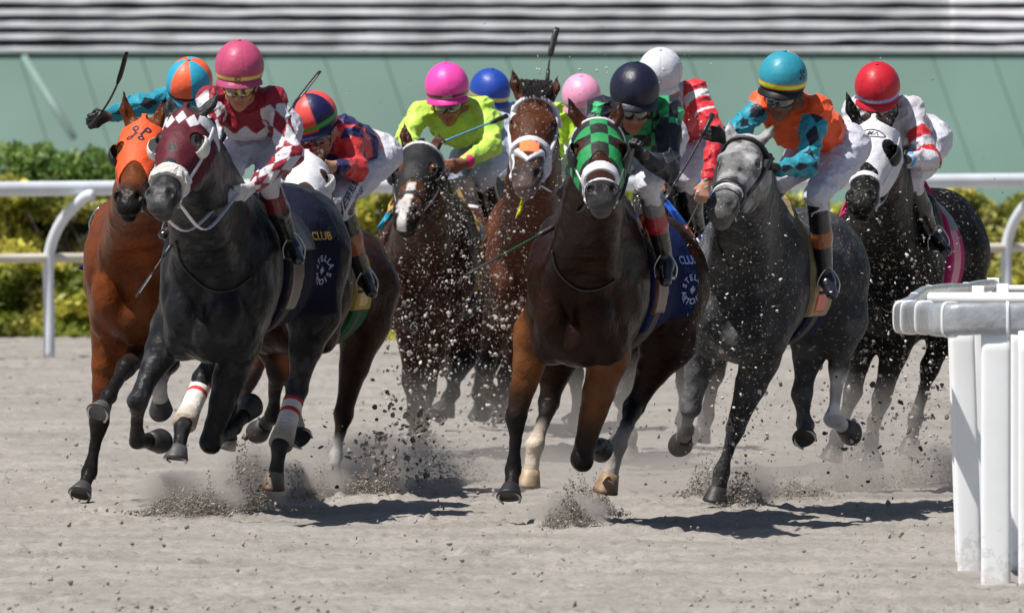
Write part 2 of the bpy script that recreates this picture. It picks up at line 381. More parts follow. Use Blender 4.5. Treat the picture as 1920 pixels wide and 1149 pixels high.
# ------------------------------------------------------------------ stands and green bank behind
def background():
    g, nt, b = newmat('green_panel'); N = nt.nodes.new; L = nt.links.new
    tc = N('ShaderNodeTexCoord'); n = N('ShaderNodeTexNoise'); n.inputs['Scale'].default_value = .8; n.inputs['Detail'].default_value = 5; L(tc.outputs['Object'], n.inputs['Vector'])
    cr = N('ShaderNodeValToRGB'); cr.color_ramp.elements[0].position = .3; cr.color_ramp.elements[0].color = (.074, .150, .125, 1); cr.color_ramp.elements[1].position = .75; cr.color_ramp.elements[1].color = (.098, .192, .160, 1)
    L(n.outputs[0], cr.inputs[0]); L(cr.outputs[0], b.inputs['Base Color']); b.inputs['Roughness'].default_value = .55
    Yb = 152.; s = FPX / Yb
    zt = P(960, 100, Yb + 1.2)[2]; zb = P(960, 345, Yb)[2]
    root = empty('panelled_wall', (0, Yb, 0), 'long sloping green wall with slanting seams above the hedge', 'wall')
    sl = .5                                      # seams lean
    w = .56; mb = MB(); ms = MB()
    for k in range(-28, 30):
        x0 = k * w; 
        q = [(x0, Yb, -.05), (x0 + w - .008, Yb, -.05), (x0 + w - .008 - .62, Yb + 1.2, zt), (x0 - .62, Yb + 1.2, zt)]
        q2 = [(a[0], a[1] + .05, a[2] - .03) for a in q]
        mb.add(q + q2, [(0, 1, 2, 3), (7, 6, 5, 4), (0, 4, 5, 1), (3, 2, 6, 7), (0, 3, 7, 4), (1, 5, 6, 2)])
        pass
    mb.build('panel', g, root, smooth=False); ms.add([(-17, Yb + .03, -.05), (17, Yb + .03, -.05), (16.4, Yb + 1.23, zt - .02), (-17.6, Yb + 1.23, zt - .02), (-17, Yb + .2, -.05), (17, Yb + .2, -.05), (16.4, Yb + 1.4, zt - .04), (-17.6, Yb + 1.4, zt - .04)], [(0, 1, 2, 3), (7, 6, 5, 4)]); g2 = mk('green_seam', .6, color=(.082, .165, .138)); ms.build('seam', g2, root)
    # coping
    mc = MB(); mc.box((-17, Yb + 1.15, zt), (16, Yb + 1.5, zt + .03)); mc.build('coping', mk('coping', .7, color=(.32, .36, .36)), root, smooth=False)
    # banked rows of benches above it
    st = empty('bleachers', (0, Yb + 2, 0), 'white and grey slatted bleacher rows at the top of the picture', 'bleachers')
    wm = mk('bench_white', .6, color=(.37, .38, .40), var=.34, vscale=2.2, bump=.3, bscale=14, stretch=(.2, 1, 3)); dm = mk('bench_dark', .8, color=(.19, .195, .20), var=.3, vscale=2)
    wm2 = mk('bench_pale', .6, color=(.55, .55, .58), var=.12, vscale=2)
    dk = MB()
    rows = 14; Y0 = Yb + 2.2; pitch = 23.3
    for r in range(rows):
        Yr = Y0 + r * .03; z0 = P(960, 101 - r * pitch, Yr)[2]
        t = P(960, 101 - r * pitch - 18.3, Yr)[2] - z0
        for (xa, xb, mt) in ((-17, 4.05, wm), (4.05, 17, wm2)):
            xs = np.linspace(xa, xb, int((xb - xa) / .07)); prof = [(0, 0), (.01, t * .25), (.06, t * .88), (.09, t), (.2, t), (.2, 0)]
            v = []; wv = .011 * fbm(xs * 2.2, 0 * xs + r * 7.1, 0 * xs, 3, 77); w2 = .010 * fbm(xs * 3.2, 0 * xs + r * 3.7, 0 * xs, 3, 87)
            for x, q, q2 in zip(xs, wv, w2): v += [(x, Yr + a, z0 + c + (q if c < t * .5 else q2)) for a, c in prof]
            n_ = len(xs); f = [(i * 6 + k, (i + 1) * 6 + k, (i + 1) * 6 + (k + 1) % 6, i * 6 + (k + 1) % 6) for i in range(n_ - 1) for k in range(6)]
            f += [tuple(range(6)), tuple((n_ - 1) * 6 + k for k in range(6))][0:2]
            mesh_obj('bench', np.array(v), f, mt, st, smooth=True)
    dk.box((-18, Y0 + .55, -.1), (18, Y0 + .7, 3.6)); dk.build('riser', dm, st, smooth=False)
    # pale leaning pole - thin tube standing for a faint mark of unknown nature
    pr = MB(); a, b_ = P(45, 108, 151.9), P(138, 258, 151.2)
    pr.tube([a, b_], .032, 10); p = pr.build('pale_streak', mk('streak_colour', .6, color=(.20, .30, .27)), None); 
    tag(p, 'pale slanting pole across the green wall at far left', 'pole')
background()

# ------------------------------------------------------------------ hedge
def leaves(c, n, size, colr, jit=.25, seed=1, nrm=None):
    """c: (N,3) leaf centres -> small two-triangle leaves"""
    r = np.random.default_rng(seed); N_ = len(c)
    d = r.normal(size=(N_, 3)); d /= np.linalg.norm(d, axis=1)[:, None]
    u = np.cross(d, r.normal(size=(N_, 3))); u /= np.linalg.norm(u, axis=1)[:, None]; w = np.cross(d, u)
    s = size * (.6 + .8 * r.random(N_))[:, None]
    v = np.stack([c - u * s, c - w * s * .45, c + u * s, c + w * s * .45], 1).reshape(-1, 3)
    f = np.arange(N_ * 4).reshape(-1, 4)
    col = np.repeat(colr * (1 + jit * r.normal(size=(N_, 1))).clip(.3, 2), 4, 0)
    return v, f, col
def hedge():
    m, nt, b = newmat('leaf'); N = nt.nodes.new; L = nt.links.new
    a = N('ShaderNodeAttribute'); a.attribute_name = 'Col'; L(a.outputs['Color'], b.inputs['Base Color']); b.inputs['Roughness'].default_value = .5
    tr = N('ShaderNodeBsdfTranslucent'); L(a.outputs['Color'], tr.inputs[0]); mx = N('ShaderNodeMixShader'); mx.inputs[0].default_value = .42
    L(b.outputs[0], mx.inputs[1]); L(tr.outputs[0], mx.inputs[2]); L(mx.outputs[0], nt.nodes['Material Output'].inputs[0])
    root = empty('hedge', (0, 116.8, 0), 'leafy green and yellowish hedge running behind the white track rail', 'hedge')
    r = np.random.default_rng(3); n = 95000
    x = r.uniform(-6.5, 6.5, n); top = .96 + (.09 + .08 * (1 - sstep(-3.5, -2, x))) * fbm(x * 2.6, x * 0, x * 0, 3, 9) + .20 * (1 - sstep(-3.1, -2.4, x)) * (.6 + .5 * vnoise(x * 2.2, 0, 0, 4))
    top += -.05 * sstep(1.5, 3, x) + 0
    # tiers, as clipped
    u = r.random(n); z = np.where(r.random(n) < .7, top * u, top * (1 - .12 * u ** 2))
    bulge = .38 * fbm(x * 2.6, z * 4.0, 0 * x, 3, 15)
    y = 116.3 + .75 * z + .25 * (z / top - .3) ** 2 - bulge + np.abs(r.normal(size=n)) * .16 + .3 * (z > top * .92) * r.random(n)
    c = np.stack([x, y, z + .02 * r.normal(size=n)], 1)
    t = sstep(-.5, .5, fbm(x * 2.4, z * 5.5, 0 * x, 3, 55))[:, None]
    colr = V(.18, .23, .03)[None] * (1 - t) + V(.62, .58, .11)[None] * t
    yel = (sstep(.15, .5, fbm(x * 3, z * 6, x * 0, 2, 66)))[:, None]; colr = colr * (1 - yel * .4) + V(.66, .58, .20)[None] * yel * .4
    v, f, col = leaves(c, n, .040, colr, .3, 5); mesh_obj('foliage', v, f, m, root, col, smooth=False)
    # core so no daylight shows through
    st = MB()
    for k in range(150):
        x0 = random.uniform(-6.4, 6.4); st.tube([(x0, 117.1 + random.uniform(-.2, .2), -.03), (x0 + random.uniform(-.2, .2), 117.0, .45), (x0 + random.uniform(-.3, .3), 116.95, .85)], [.02, .014, .006], 6)
    st.build('stem', mk('hedge_stem', .9, color=(.05, .04, .028)), root)
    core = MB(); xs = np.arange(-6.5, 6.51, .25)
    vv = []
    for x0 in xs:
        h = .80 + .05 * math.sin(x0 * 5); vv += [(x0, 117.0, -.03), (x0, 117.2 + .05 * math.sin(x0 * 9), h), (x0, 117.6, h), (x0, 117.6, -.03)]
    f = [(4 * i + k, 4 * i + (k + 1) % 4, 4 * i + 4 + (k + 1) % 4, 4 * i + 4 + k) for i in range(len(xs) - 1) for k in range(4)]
    core.add(vv, f); core.build('core_filler', mk('hedge_core', .95, color=(.018, .026, .008), var=.5, vscale=14, bump=1, bscale=30, bdist=.05), root)  # solid dark filler added inside the leaves to stop light passing
    # taller loose shrubs at far left, standing above the hedge
    for i, (px, top_y, wd, lab) in enumerate(((70, 282, .30, 'bushy green shrub rising above the hedge at the far left end'), (205, 285, .26, 'bushy green shrub rising above the hedge beside the orange hooded horse'), (138, 300, .16, 'small green shrub between the two taller shrubs on the left hedge'))):
        c0 = P(px, top_y, 117.9); rt = empty('shrub', (c0[0], 117.9, 0), lab, 'shrub')
        H = c0[2]; k = 2600; q = r.normal(size=(k, 3)) * [wd * .5, .2, .14]; q[:, 2] = -np.abs(q[:, 2]) * 2.2 + .06 * vnoise(q[:, 0] * 14, i * 5, 0, 8)
        q[:, 0] *= 1 + (-q[:, 2]) * 1.4
        cc = q + [c0[0], 117.9, H]; tt = r.random((k, 1)); cl = V(.09, .19, .04)[None] * (1 - tt) + V(.26, .36, .09)[None] * tt
        v, f, col = leaves(cc, k, .036, cl, .25, 7 + i); mesh_obj('foliage', v, f, m, rt, col, smooth=False)
        sm = MB()
        for j in range(7): sm.tube([(c0[0] + random.uniform(-.06, .06), 117.9, -.02), (c0[0] + random.uniform(-.2, .2), 117.9, H * .6), (c0[0] + random.uniform(-.3, .3), 117.9, H * .95)], [.02, .014, .005], 6)
        sm.build('stem', mk('shrub_stem', .9, color=(.07, .055, .035)), rt)
hedge()
# dark service path strip beyond the rail on the right
# ------------------------------------------------------------------ far rail
def far_rail():
    root = empty('track_rail', (0, 112, 0), 'white gooseneck track rail running in front of the hedge', 'rail')
    zt = 1.12
    def yy(x): return 112.2 + x * .58
    t = MB(); t.tube([(x, yy(x), P(960 + 0, 0, 1)[2] * 0 + zt) for x in np.linspace(-7, 7, 15)], .049, 16); t.build('top_rail', M['rail'], root)
    t = MB(); t.tube([(x, yy(x) + .28, .655) for x in np.linspace(-7, 7, 15)], .031, 12); t.build('lower_rail', M['cream'], root)
    for px in (-793, 107, 1007, 1903, 2800):
        x = (px - 960) / 277.; y = yy(x) + .28
        g = MB(); g.tube(catmull([(x, y, -.03), (x, y, .3), (x - .005, y, .6), (x + .02, y - .03, .76), (x + .10, y - .12, .92), (x + .24, y - .24, 1.06), (x + .30, y - .27, zt - .04)], 5), .037, 14)
        g.build('post', M['rail'], root)
far_rail()

# ------------------------------------------------------------------ near rail end at right
def post_mat():
    m = mk('post_plastic', .42, color=(.86, .88, .90), var=.05, vscale=4, spec=.4); nt = m.node_tree; N = nt.nodes.new; L = nt.links.new; b = nt.nodes['Principled BSDF']
    src = b.inputs['Base Color'].links[0].from_socket; g = N('ShaderNodeNewGeometry'); sx = N('ShaderNodeSeparateXYZ'); L(g.outputs['Position'], sx.inputs[0])
    n = N('ShaderNodeTexNoise'); n.inputs['Scale'].default_value = 22; n.inputs['Detail'].default_value = 6; n.inputs['Roughness'].default_value = .75; L(g.outputs['Position'], n.inputs['Vector'])
    mr = N('ShaderNodeMapRange'); mr.inputs[1].default_value = 0; mr.inputs[2].default_value = .35; mr.inputs[3].default_value = .14; mr.inputs[4].default_value = -.14; L(sx.outputs[2], mr.inputs[0])
    ad = N('ShaderNodeMath'); L(n.outputs[0], ad.inputs[0]); L(mr.outputs[0], ad.inputs[1]); m2 = N('ShaderNodeMapRange'); m2.inputs[1].default_value = .56; m2.inputs[2].default_value = .64; m2.inputs[4].default_value = .35; L(ad.outputs[0], m2.inputs[0])
    mx = N('ShaderNodeMix'); mx.data_type = 'RGBA'; L(m2.outputs[0], mx.inputs[0]); L(src, mx.inputs[6]); mx.inputs[7].default_value = (.40, .36, .32, 1); L(mx.outputs[2], b.inputs['Base Color']); return m
M['post'] = post_mat()
def near_rail():
    root = empty('padded_rail', (2.1, 72.5, 0), 'white rail end with grey wrapped padding at right foreground', 'rail')
    zc = 1.13
    A = [P(2300, 598, 71.6), P(1960, 598, 71.6), P(1880, 598, 71.6), P(1820, 598, 71.6), P(1765, 599, 71.7), P(1722, 594, 72.4), P(1698, 596, 73.2), P(1689, 590, 74.2), P(1700, 575, 75.4), P(1722, 556, 77.0), P(1742, 546, 78.8), P(1800, 542, 80.4), P(1870, 533, 82.0)]
    pts = catmull([(a[0], a[1], a[2]) for a in A], 6); rad = []
    for p in pts:
        k = min(1, max(0, (p[1] - 73.2) / 3.0)); rad.append(.072 * (1 - k) + .030 * k + .002 * math.sin(p[0] * 31))
    # flattened section: taller than deep, squared like a wrapped board
    t = MB(); n = len(pts); seg = 24; v = []
    def ring(p, d, r, fat=1.):
        d = unit(V(d[0], d[1], 0)); w = V(-d[1], d[0], 0); o = []
        for k in range(seg):
            b_ = 2 * math.pi * k / seg; cx, cz = math.cos(b_), math.sin(b_); e_ = .55
            o.append(p + w * math.copysign(abs(cx) ** e_, cx) * r * .62 * fat + V(0, 0, 1) * math.copysign(abs(cz) ** e_, cz) * r * .98 * fat)
        return o
    for i, p in enumerate(pts):
        v += ring(p, pts[min(i + 1, n - 1)] - pts[max(i - 1, 0)], rad[i] * (1 + .03 * math.sin(i * 1.1)))
    t.add(v, [(i * seg + k, i * seg + (k + 1) % seg, (i + 1) * seg + (k + 1) % seg, (i + 1) * seg + k) for i in range(n - 1) for k in range(seg)] + [tuple(range(seg)), tuple((n - 1) * seg + k for k in range(seg))])
    t.build('padding', M['pad'], root)
    for i in (11, 22, 28, 33, 38, 44, 52, 60, 67):
        if i + 1 >= n: continue
        d = unit(pts[i + 1] - pts[i]); s = MB(); vv = []
        for o_, ft in ((-.007, 1.0), (-.005, 1.09), (.005, 1.09), (.007, 1.0)): vv += ring(pts[i] + d * o_, d, rad[i], ft)
        s.add(vv, [(q * seg + k, q * seg + (k + 1) % seg, (q + 1) * seg + (k + 1) % seg, (q + 1) * seg + k) for q in range(3) for k in range(seg)]); s.build('strap', M['white_post'], root)
    # white tubes
    w = MB(); a, b = P(1743, 559, 75.5), P(2300, 559, 74.8); w.tube([a, b], .027, 16); w.build('top_tube', M['white_post'], root)
    w = MB(); w.tube([P(1882, 541, 82.2), P(2300, 541, 81.6)], .018, 12); w.build('top_tube', M['white_post'], root)
    for px, py, wd in ((1820, 1064, .054), (1843, 1010, .05), (1867, 1090, .064), (1899, 1000, .044), (1938, 1092, .066), (1990, 1040, .05), (2050, 1090, .06), (1834, 965, .03), (1880, 958, .03), (1862, 940, .03), (1802, 1048, .022), (1890, 1020, .05), (1912, 1066, .04)):
        Y = FPX * CAMZ / (py + 104); x = P(px, py, Y)[0]; xt = x - (.04 if px < 1830 else 0); zt = zc - .05 if Y < 76 else (zc - .03 if wd < .035 else zc - .1)
        g = MB(); zz = np.linspace(-.1, zt, 14); vv = []; sg_ = 20
        for z in zz:
            tt = (z + .1) / (zt + .1)
            for k in range(sg_):
                b_ = 2 * math.pi * k / sg_; cx, cy = math.cos(b_), math.sin(b_)
                vv.append((x * (1 - tt) + xt * tt + math.copysign(abs(cx) ** .45, cx) * wd, Y + math.copysign(abs(cy) ** .45, cy) * .028, z))
        g.add(vv, [(i * sg_ + k, i * sg_ + (k + 1) % sg_, (i + 1) * sg_ + (k + 1) % sg_, (i + 1) * sg_ + k) for i in range(13) for k in range(sg_)] + [tuple(range(sg_))[::-1], tuple(13 * sg_ + k for k in range(sg_))])
        g.build('post', M['post'], root)
    return root
near_rail()
# ------------------------------------------------------------------ horses
def nextj(prev, px, py, L, sgn):
    Y = prev[1]; q = P(px, py, Y)
    for _ in range(3):
        d = math.hypot(q[0] - prev[0], q[2] - prev[2]); dy = math.sqrt(max(L * L - d * d, 0)) if sgn else 0
        q = P(px, py, prev[1] + sgn * dy)
    return q
def horse(S):
    Y0 = S['Y']; h = S.get('h', .011); coat = V(*S['coat']); dark = V(*S.get('dark', (.010, .008, .007)))
    C = P(*S['chest'], Y0 + .25); R = P(*S['rump'], Y0 + S.get('blen', 1.35))
    g = S.get('g', 1.)
    f = C - R; f[2] = 0; f = unit(f); up = V(0, 0, 1); lat = np.cross(up, f)
    Rm = np.stack([lat, f, up], 1)                       # columns
    def B(l, a, u): return C + lat * l * g + f * a * g + up * u * g
    def Q(l, a, u): return R + lat * l * g + f * a * g + up * u * g
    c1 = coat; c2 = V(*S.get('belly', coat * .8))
    pr = []
    E = lambda c, r, k=.08, col=c1: pr.append(ell(c, np.array(r) * g, Rm, k, col))
    E(B(0, -.12, .04), (.212, .36, .33)); mid = C * .52 + R * .48
    pr.append(ell(mid + up * -.02, (.25 * g, .62 * g, .30 * g), Rm, .1, c1))
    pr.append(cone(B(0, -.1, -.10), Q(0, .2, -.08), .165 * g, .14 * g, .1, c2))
    E(Q(0, 0, 0), (.245, .38, .27)); E(Q(0, -.2, -.03), (.19, .22, .22))
    E(Q(.12, .02, -.04), (.15, .30, .25)); E(Q(-.12, .02, -.04), (.15, .30, .25))
    E(B(0, -.28, .33), (.07, .30, .09), .1)
    for s in (-1, 1):
        E(B(s * .165, .02, .02), (.085, .15, .21), .05); E(B(s * .185, -.16, .10), (.075, .20, .25), .06)
        E(B(s * .100, .165, -.10), (.092, .115, .145), .020); E(B(s * .205, -.02, .07), (.045, .10, .19), .03); E(B(s * .07, .20, .06), (.055, .07, .11), .03); E(B(s * .14, .05, -.20), (.09, .13, .13), .05)
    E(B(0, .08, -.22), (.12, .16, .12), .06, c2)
    pr.append(dict(cone(B(0, .28, .06), B(0, .28, -.22), .022, .026, .04), op=-1))
    # head frame
    P0 = P(S['poll'][0], S['poll'][1], Y0 + S['poll'][2]); Mz = nextj(P0, S['muz'][0], S['muz'][1], .55 * g, -1)
    a = unit(Mz - P0); l = V(math.cos(S.get('roll', 0)), S.get('yaw', 0), math.sin(S.get('roll', 0))); l = unit(l - a * (l @ a)); n = np.cross(a, l)
    HR = np.stack([l, a, n], 1); hs = g * S.get('hs', 1.06)
    def H(x, y, z): return P0 + (l * x + a * y + n * z) * hs
    hc = V(*S.get('head', coat)); mzc = V(*S.get('muzcol', (.012, .011, .011)))
    # neck
    wth = B(0, -.30, .36); up1 = V(0, 0, 1)
    nb = B(0, .02, .12); th = H(0, .14, -.15)
    nr = S.get('neck', 1.)
    pr.append(cone(wth, H(0, -.02, -.06), .12 * g, .075 * g, .12, c1))
    pr.append(cone(nb, th, .168 * g * nr, .095 * g, .12, c1))
    pr.append(cone(B(0, -.12, .25), H(0, .05, -.12), .155 * g * nr, .088 * g, .12, c1))
    for s in (-1, 1): pr.append(cone(B(s * .10, .10, .05), H(s * .05, .14, -.13), .07 * g, .045 * g, .06, c1))
    # head
    hp = []
    def HE(c, r, k=.03, col=hc, op=1, tg=0): hp.append(ell(H(*c), np.array(r) * hs, HR, k * hs, col, tg, op))
    def HC(c, d, ra, rb, k=.03, col=hc, col2=None, op=1, fl=None, tg=0): hp.append(cone(H(*c), H(*d), ra * hs, rb * hs, k * hs, col, col2, tg, fl, op))
    HE((0, .05, -.028), (.082, .12, .085)); HE((0, .17, -.008), (.094, .14, .072)); HC((0, .2, -.02), (0, .48, -.012), .076, .054, .04)
    for s in (-1, 1):
        HE((s * .080, .175, .010), (.026, .05, .030), .025); HE((s * .055, .21, -.10), (.040, .13, .105), .03)
        HC((s * .050, .27, -.015), (s * .034, .46, .0), .020, .012, .03)
        HC((s * .075, .25, -.03), (s * .06, .36, -.045), .014, .008, .025)
    HC((0, .24, -.12), (0, .50, -.055), .055, .036, .05)
    HE((0, .525, -.012), (.068, .078, .060), .04, mzc); HE((0, .585, -.014), (.056, .036, .042), .03, V(*S.get('lipcol', mzc))); HE((0, .568, -.060), (.042, .045, .030), .015, V(*S.get('lipcol', mzc)))
    for s in (-1, 1):
        HE((s * .043, .535, .024), (.032, .040, .028), .015, mzc)
        HE((s * .050, .548, .042), (.0155, .025, .024), .010, None, -1); HE((s * .092, .19, .016), (.014, .026, .018), .012, None, -1)
    HC((-.06, .605, -.040), (.06, .605, -.040), .004, .004, .008, None, op=-1)
    ears = []
    for i, s in enumerate((-1, 1)):
        e0 = H(s * .052, .015, .010); et = S.get('et'); e1 = P(et[i][0], et[i][1], e0[1] + .02) if et else e0 + l * s * .03 + up * .16; em = e0 * .5 + e1 * .5 + l * s * .012
        ec = hc * .8
        ears.append(cone(e0, em, .034 * hs, .029 * hs, .02, hc, ec, fl=(n, 1.5))); ears.append(cone(em, e1, .028 * hs, .003 * hs, .012, ec, dark, fl=(n, 1.5)))
        ears.append(cone(e0 + n * .028 + (e1 - e0) * .18, em + n * .022 + (e1 - em) * .35, .016 * hs, .007 * hs, .01, op=-1))
    # legs
    hoofs = []
    for L in S['legs']:
        k0 = L['k'] == 'f'; pts = L['p']; top = L.get('top', coat); brk = L.get('brk', .62)
        rootY = Y0 + (.42 if k0 else S.get('blen', 1.35) - .12) + L.get('dy', 0)
        j0 = P(pts[0][0], pts[0][1], rootY)
        j1 = nextj(j0, pts[1][0], pts[1][1], (.45 if k0 else .48) * g, pts[1][2]); j2 = nextj(j1, pts[2][0], pts[2][1], (.29 if k0 else .38) * g, pts[2][2])
        j3 = nextj(j2, pts[3][0], pts[3][1], .17 * g, pts[3][2])
        sg = L.get('s', 1.08) * g; lc = V(*L.get('low', dark)); tc = V(*top); sock = L.get('sock')
        Pt = lambda A, Bb, t: A + (Bb - A) * t
        if k0:
            seq = [(j0, .085), (Pt(j0, j1, .35), .072), (Pt(j0, j1, .82), .043), (j1, .046), (Pt(j1, j2, .18), .035), (Pt(j1, j2, .5), .027), (Pt(j1, j2, .85), .029), (j2, .036), (Pt(j2, j3, .45), .029), (Pt(j2, j3, .62), .034)]
            cols = [tc, tc, tc * (1 - brk) + lc * brk, lc, lc, lc, lc, lc, lc, lc]
            sh = B((1 if L['side'] > 0 else -1) * .14, -.05, -.05)
            pr.append(cone(sh, j0, .12 * g, .09 * g, .07, c1, tc))
            pr.append(cone(Pt(j0, j1, .1) + f * .03, Pt(j0, j1, .55) + f * .02, .05 * sg, .028 * sg, .04, tc))
        else:
            seq = [(j0, .115), (Pt(j0, j1, .45), .072), (Pt(j0, j1, .85), .044), (j1, .048), (Pt(j1, j2, .15), .040), (Pt(j1, j2, .45), .029), (Pt(j1, j2, .88), .030), (j2, .037), (Pt(j2, j3, .45), .030), (Pt(j2, j3, .62), .035)]
            cols = [tc, tc, tc * (1 - brk) + lc * brk, lc, lc, lc, lc, lc, lc, lc]
            sh = Q((1 if L['side'] > 0 else -1) * .13, .02, -.08)
            pr.append(cone(sh, j0, .185 * g, .125 * g, .09, c1, tc))
            pr.append(cone(Pt(j0, j1, .72) - f * .03, j1 - f * .045 + up * .02, .018 * sg, .024 * sg, .03, lc))
        pr.append(cone(Pt(j1, j2, .2) - f * .018, Pt(j1, j2, .95) - f * .018, .014 * sg, .018 * sg, .018, lc))
        pr.append(ell(j2 - f * .022, (.022 * sg, .022 * sg, .026 * sg), Rm, .02, lc))
        if sock:
            for i in range(len(cols)):
                if i >= 6 - (2 if sock[1] > .6 else 0): cols[i] = V(*sock[0])
        for i in range(len(seq) - 1):
            k = .05 if i == 0 else .016
            pr.append(cone(seq[i][0], seq[i + 1][0], seq[i][1] * sg, seq[i + 1][1] * sg, k, cols[i], cols[i + 1], tg=1))
        hoofs.append((Pt(j2, j3, .60), j3, sg, V(*L.get('hoof', (.03, .028, .026))), L, (j0, j1, j2, j3), f))
    # assemble
    gx = P(S['chest'][0], 600, Y0 + .6)[0]
    root = empty('racehorse', (gx, Y0 + .8, 0), S['label'], 'horse', 'racehorses galloping towards the camera')
    allp = pr + hp + ears
    exf = S.get('colx')
    def colf(v):
        c = blendcol(allp, v, .016)
        q = v - P0; hl, ha, hn = q @ l / hs, q @ a / hs, q @ n / hs
        inhead = (ha > -.05) & (ha < .66) & (np.abs(hl) < .12) & (hn > -.2)
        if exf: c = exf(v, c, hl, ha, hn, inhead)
        big = fbm(v[:, 0] * 5, v[:, 1] * 5, v[:, 2] * 5, 2, 8)[:, None]
        return np.clip(c * (1 + S.get('mot', .12) * big), 0, 1)
    body = solid('body', allp, h, M[S.get('mat', 'coat')], root, colf, noise=(.0062, 8), rel=2)
    # finer head shell pieces share these
    hd = dict(H=H, l=l, a=a, n=n, P0=P0, hs=hs, hp=hp, HR=HR, lo=None)
    def coords(X, Y, Z):
        x, y, z = X - P0[0], Y - P0[1], Z - P0[2]
        return (x * l[0] + y * l[1] + z * l[2]) / hs, (x * a[0] + y * a[1] + z * a[2]) / hs, (x * n[0] + y * n[1] + z * n[2]) / hs
    cn = [H(x, y, z) for x in (-.16, .16) for y in (-.1, .68) for z in (-.26, .12)]
    lo, hi = np.min(cn, 0), np.max(cn, 0)
    base = [p for p in hp]
    necks = [p for p in pr if p['t'] == 'c' and p['k'] == .12 and p['rb'] < .1 * g][:3]
    def hshell(name, off, reg, mat, col, hh=.0055, noise=None, parent=None):
        def r(X, Y, Z):
            a_, b_, c_ = coords(X, Y, Z); return reg(a_, b_, c_) * hs
        def cf(v):
            q = v - P0; return col(q @ l / hs, q @ a / hs, q @ n / hs)
        return solid(name, base + necks, hh, mat, parent or root, cf if callable(col) else V(*col), region=r, off=off, lo=lo, hi=hi, noise=noise, rel=1)
    hd['shell'] = hshell; hd['coords'] = coords
    # eyes
    for s in (-1, 1):
        m = MB(); m.ball(H(s * .0785, .19, .006), .0185 * hs, seg=16, ring=12); m.build('eye', M['eye'], root)
    # hooves
    for (c0, t0, sg, hcol, L, js, ff) in hoofs:
        d = unit(t0 - c0); w = ff - d * (ff @ d); w = unit(w) if np.linalg.norm(w) > .2 else unit(np.cross(d, V(1, 0, 0)))
        if L.get('flip'): w = -w
        u = np.cross(d, w); ln = max(np.linalg.norm(t0 - c0), .07 * g); v = []; fc = []; cs = []; seg = 28
        rings = [(-.02, .031), (0, .037), (.35, .043), (.8, .051), (1.0, .055), (1.0, .047), (.86, .030)]
        for ri, (t, rr) in enumerate(rings):
            for k in range(seg):
                b = 2 * math.pi * k / seg; cw, cu = math.cos(b), math.sin(b)
                rw = rr * (1.18 if cw > 0 else .92 - .10 * t)
                sl = .25 * t * (cw) * .05                    # toe lower than heel
                v.append(c0 + d * (ln * t + sl) + w * (rw * cw + .012 * t) * sg + u * rr * cu * sg * 1.02)
                tn = sstep(.55, .8, t + .25 * math.sin(b * 1.0 + c0[0] * 9)); cs.append(hcol * (1 - tn) + V(*L.get('hoof2', hcol * .9)) * tn)
        for i in range(len(rings) - 1):
            for k in range(seg): fc.append((i * seg + k, i * seg + (k + 1) % seg, (i + 1) * seg + (k + 1) % seg, (i + 1) * seg + k))
        fc.append(tuple((len(rings) - 1) * seg + k for k in range(seg)))
        ho = mesh_obj('hoof', np.array(v), fc, M['hoof'], root, np.array(cs))
        b = MB(); arc = [c0 + d * (ln * 1.005) + (w * (.058 * math.cos(q) + .010) + u * .050 * math.sin(q)) * sg * .93 for q in np.linspace(-2.3, 2.3, 18)]
        b.tube(arc, .0055 * sg, 6); b.build('shoe', M['steel'], ho)
        # bandage
        if L.get('wrap'):
            j1, j2 = js[1], js[2]; ax = unit(j2 - j1); ln2 = np.linalg.norm(j2 - j1); t0w, t1w = L['wrap']
            wp = []
            for t in np.linspace(t0w, t1w, 14):
                r = (.040 + .010 * sstep(.6, 1, t) + .0012 * math.sin(t * 120)) * sg; wp.append((j1 + (j2 - j1) * t - ff * .008, r))
            mb = MB(); mb.tube([q[0] for q in wp], [q[1] for q in wp], 24, cap=True)
            vv = np.array(mb.v); tt = ((vv - j1) @ ax) / ln2
            red = ((tt > t0w - .02) & (tt < t0w + .07)) | ((tt > t0w + .20) & (tt < t0w + .27))
            # denser rings for crisp stripes
            mb = MB(); N_ = 46; ts = np.linspace(t0w, t1w, N_)
            mb.tube([j1 + (j2 - j1) * t - ff * .008 for t in ts], [(.046 + .010 * sstep(.55, 1, t) + .001 * math.sin(t * 90)) * sg for t in ts], 24)
            vv = np.array(mb.v); tt = ((vv - j1) @ ax) / ln2
            wcol = np.where((((tt < t0w + .075)) | ((tt > t0w + .20) & (tt < t0w + .27)))[:, None], V(.55, .05, .06)[None], (V(.72, .70, .66)[None] * (1 - sstep(.5, .9, tt))[:, None] + V(.46, .40, .33)[None] * sstep(.5, .9, tt)[:, None]))
            mesh_obj('leg_bandage', vv, mb.f, M['cloth'], root, wcol)
    # mane and tail as strands
    def strands(name, fn, cnt, rad, col=dark):
        mb = MB()
        for i in range(cnt):
            pts = fn(i / cnt); mb.tube(pts, [rad, rad * .9, rad * .6, rad * .15][:len(pts)], 5, cap=False)
        mb2 = mb.build(name, M['hair'], root, usecol=False); a_ = mb2.data.attributes.new('Col', 'FLOAT_COLOR', 'POINT')
        a_.data.foreach_set('color', np.tile(np.r_[np.asarray(col), 1].astype(np.float32), len(mb.v)))
    hcols = V(*S.get('mane', dark))
    def mane(t):
        p = (H(0, -.05, -.10) + up * .02) * (1 - t) + (wth + up * .10 * g) * t; sd = S.get('maneside', 1); r = random.uniform
        return [p, p + l * sd * r(.02, .05) + up * r(.01, .04), p + l * sd * r(.06, .10) + up * r(-.06, 0), p + l * sd * r(.08, .13) - up * r(.10, .2) + V(0, r(0, .1), 0)]
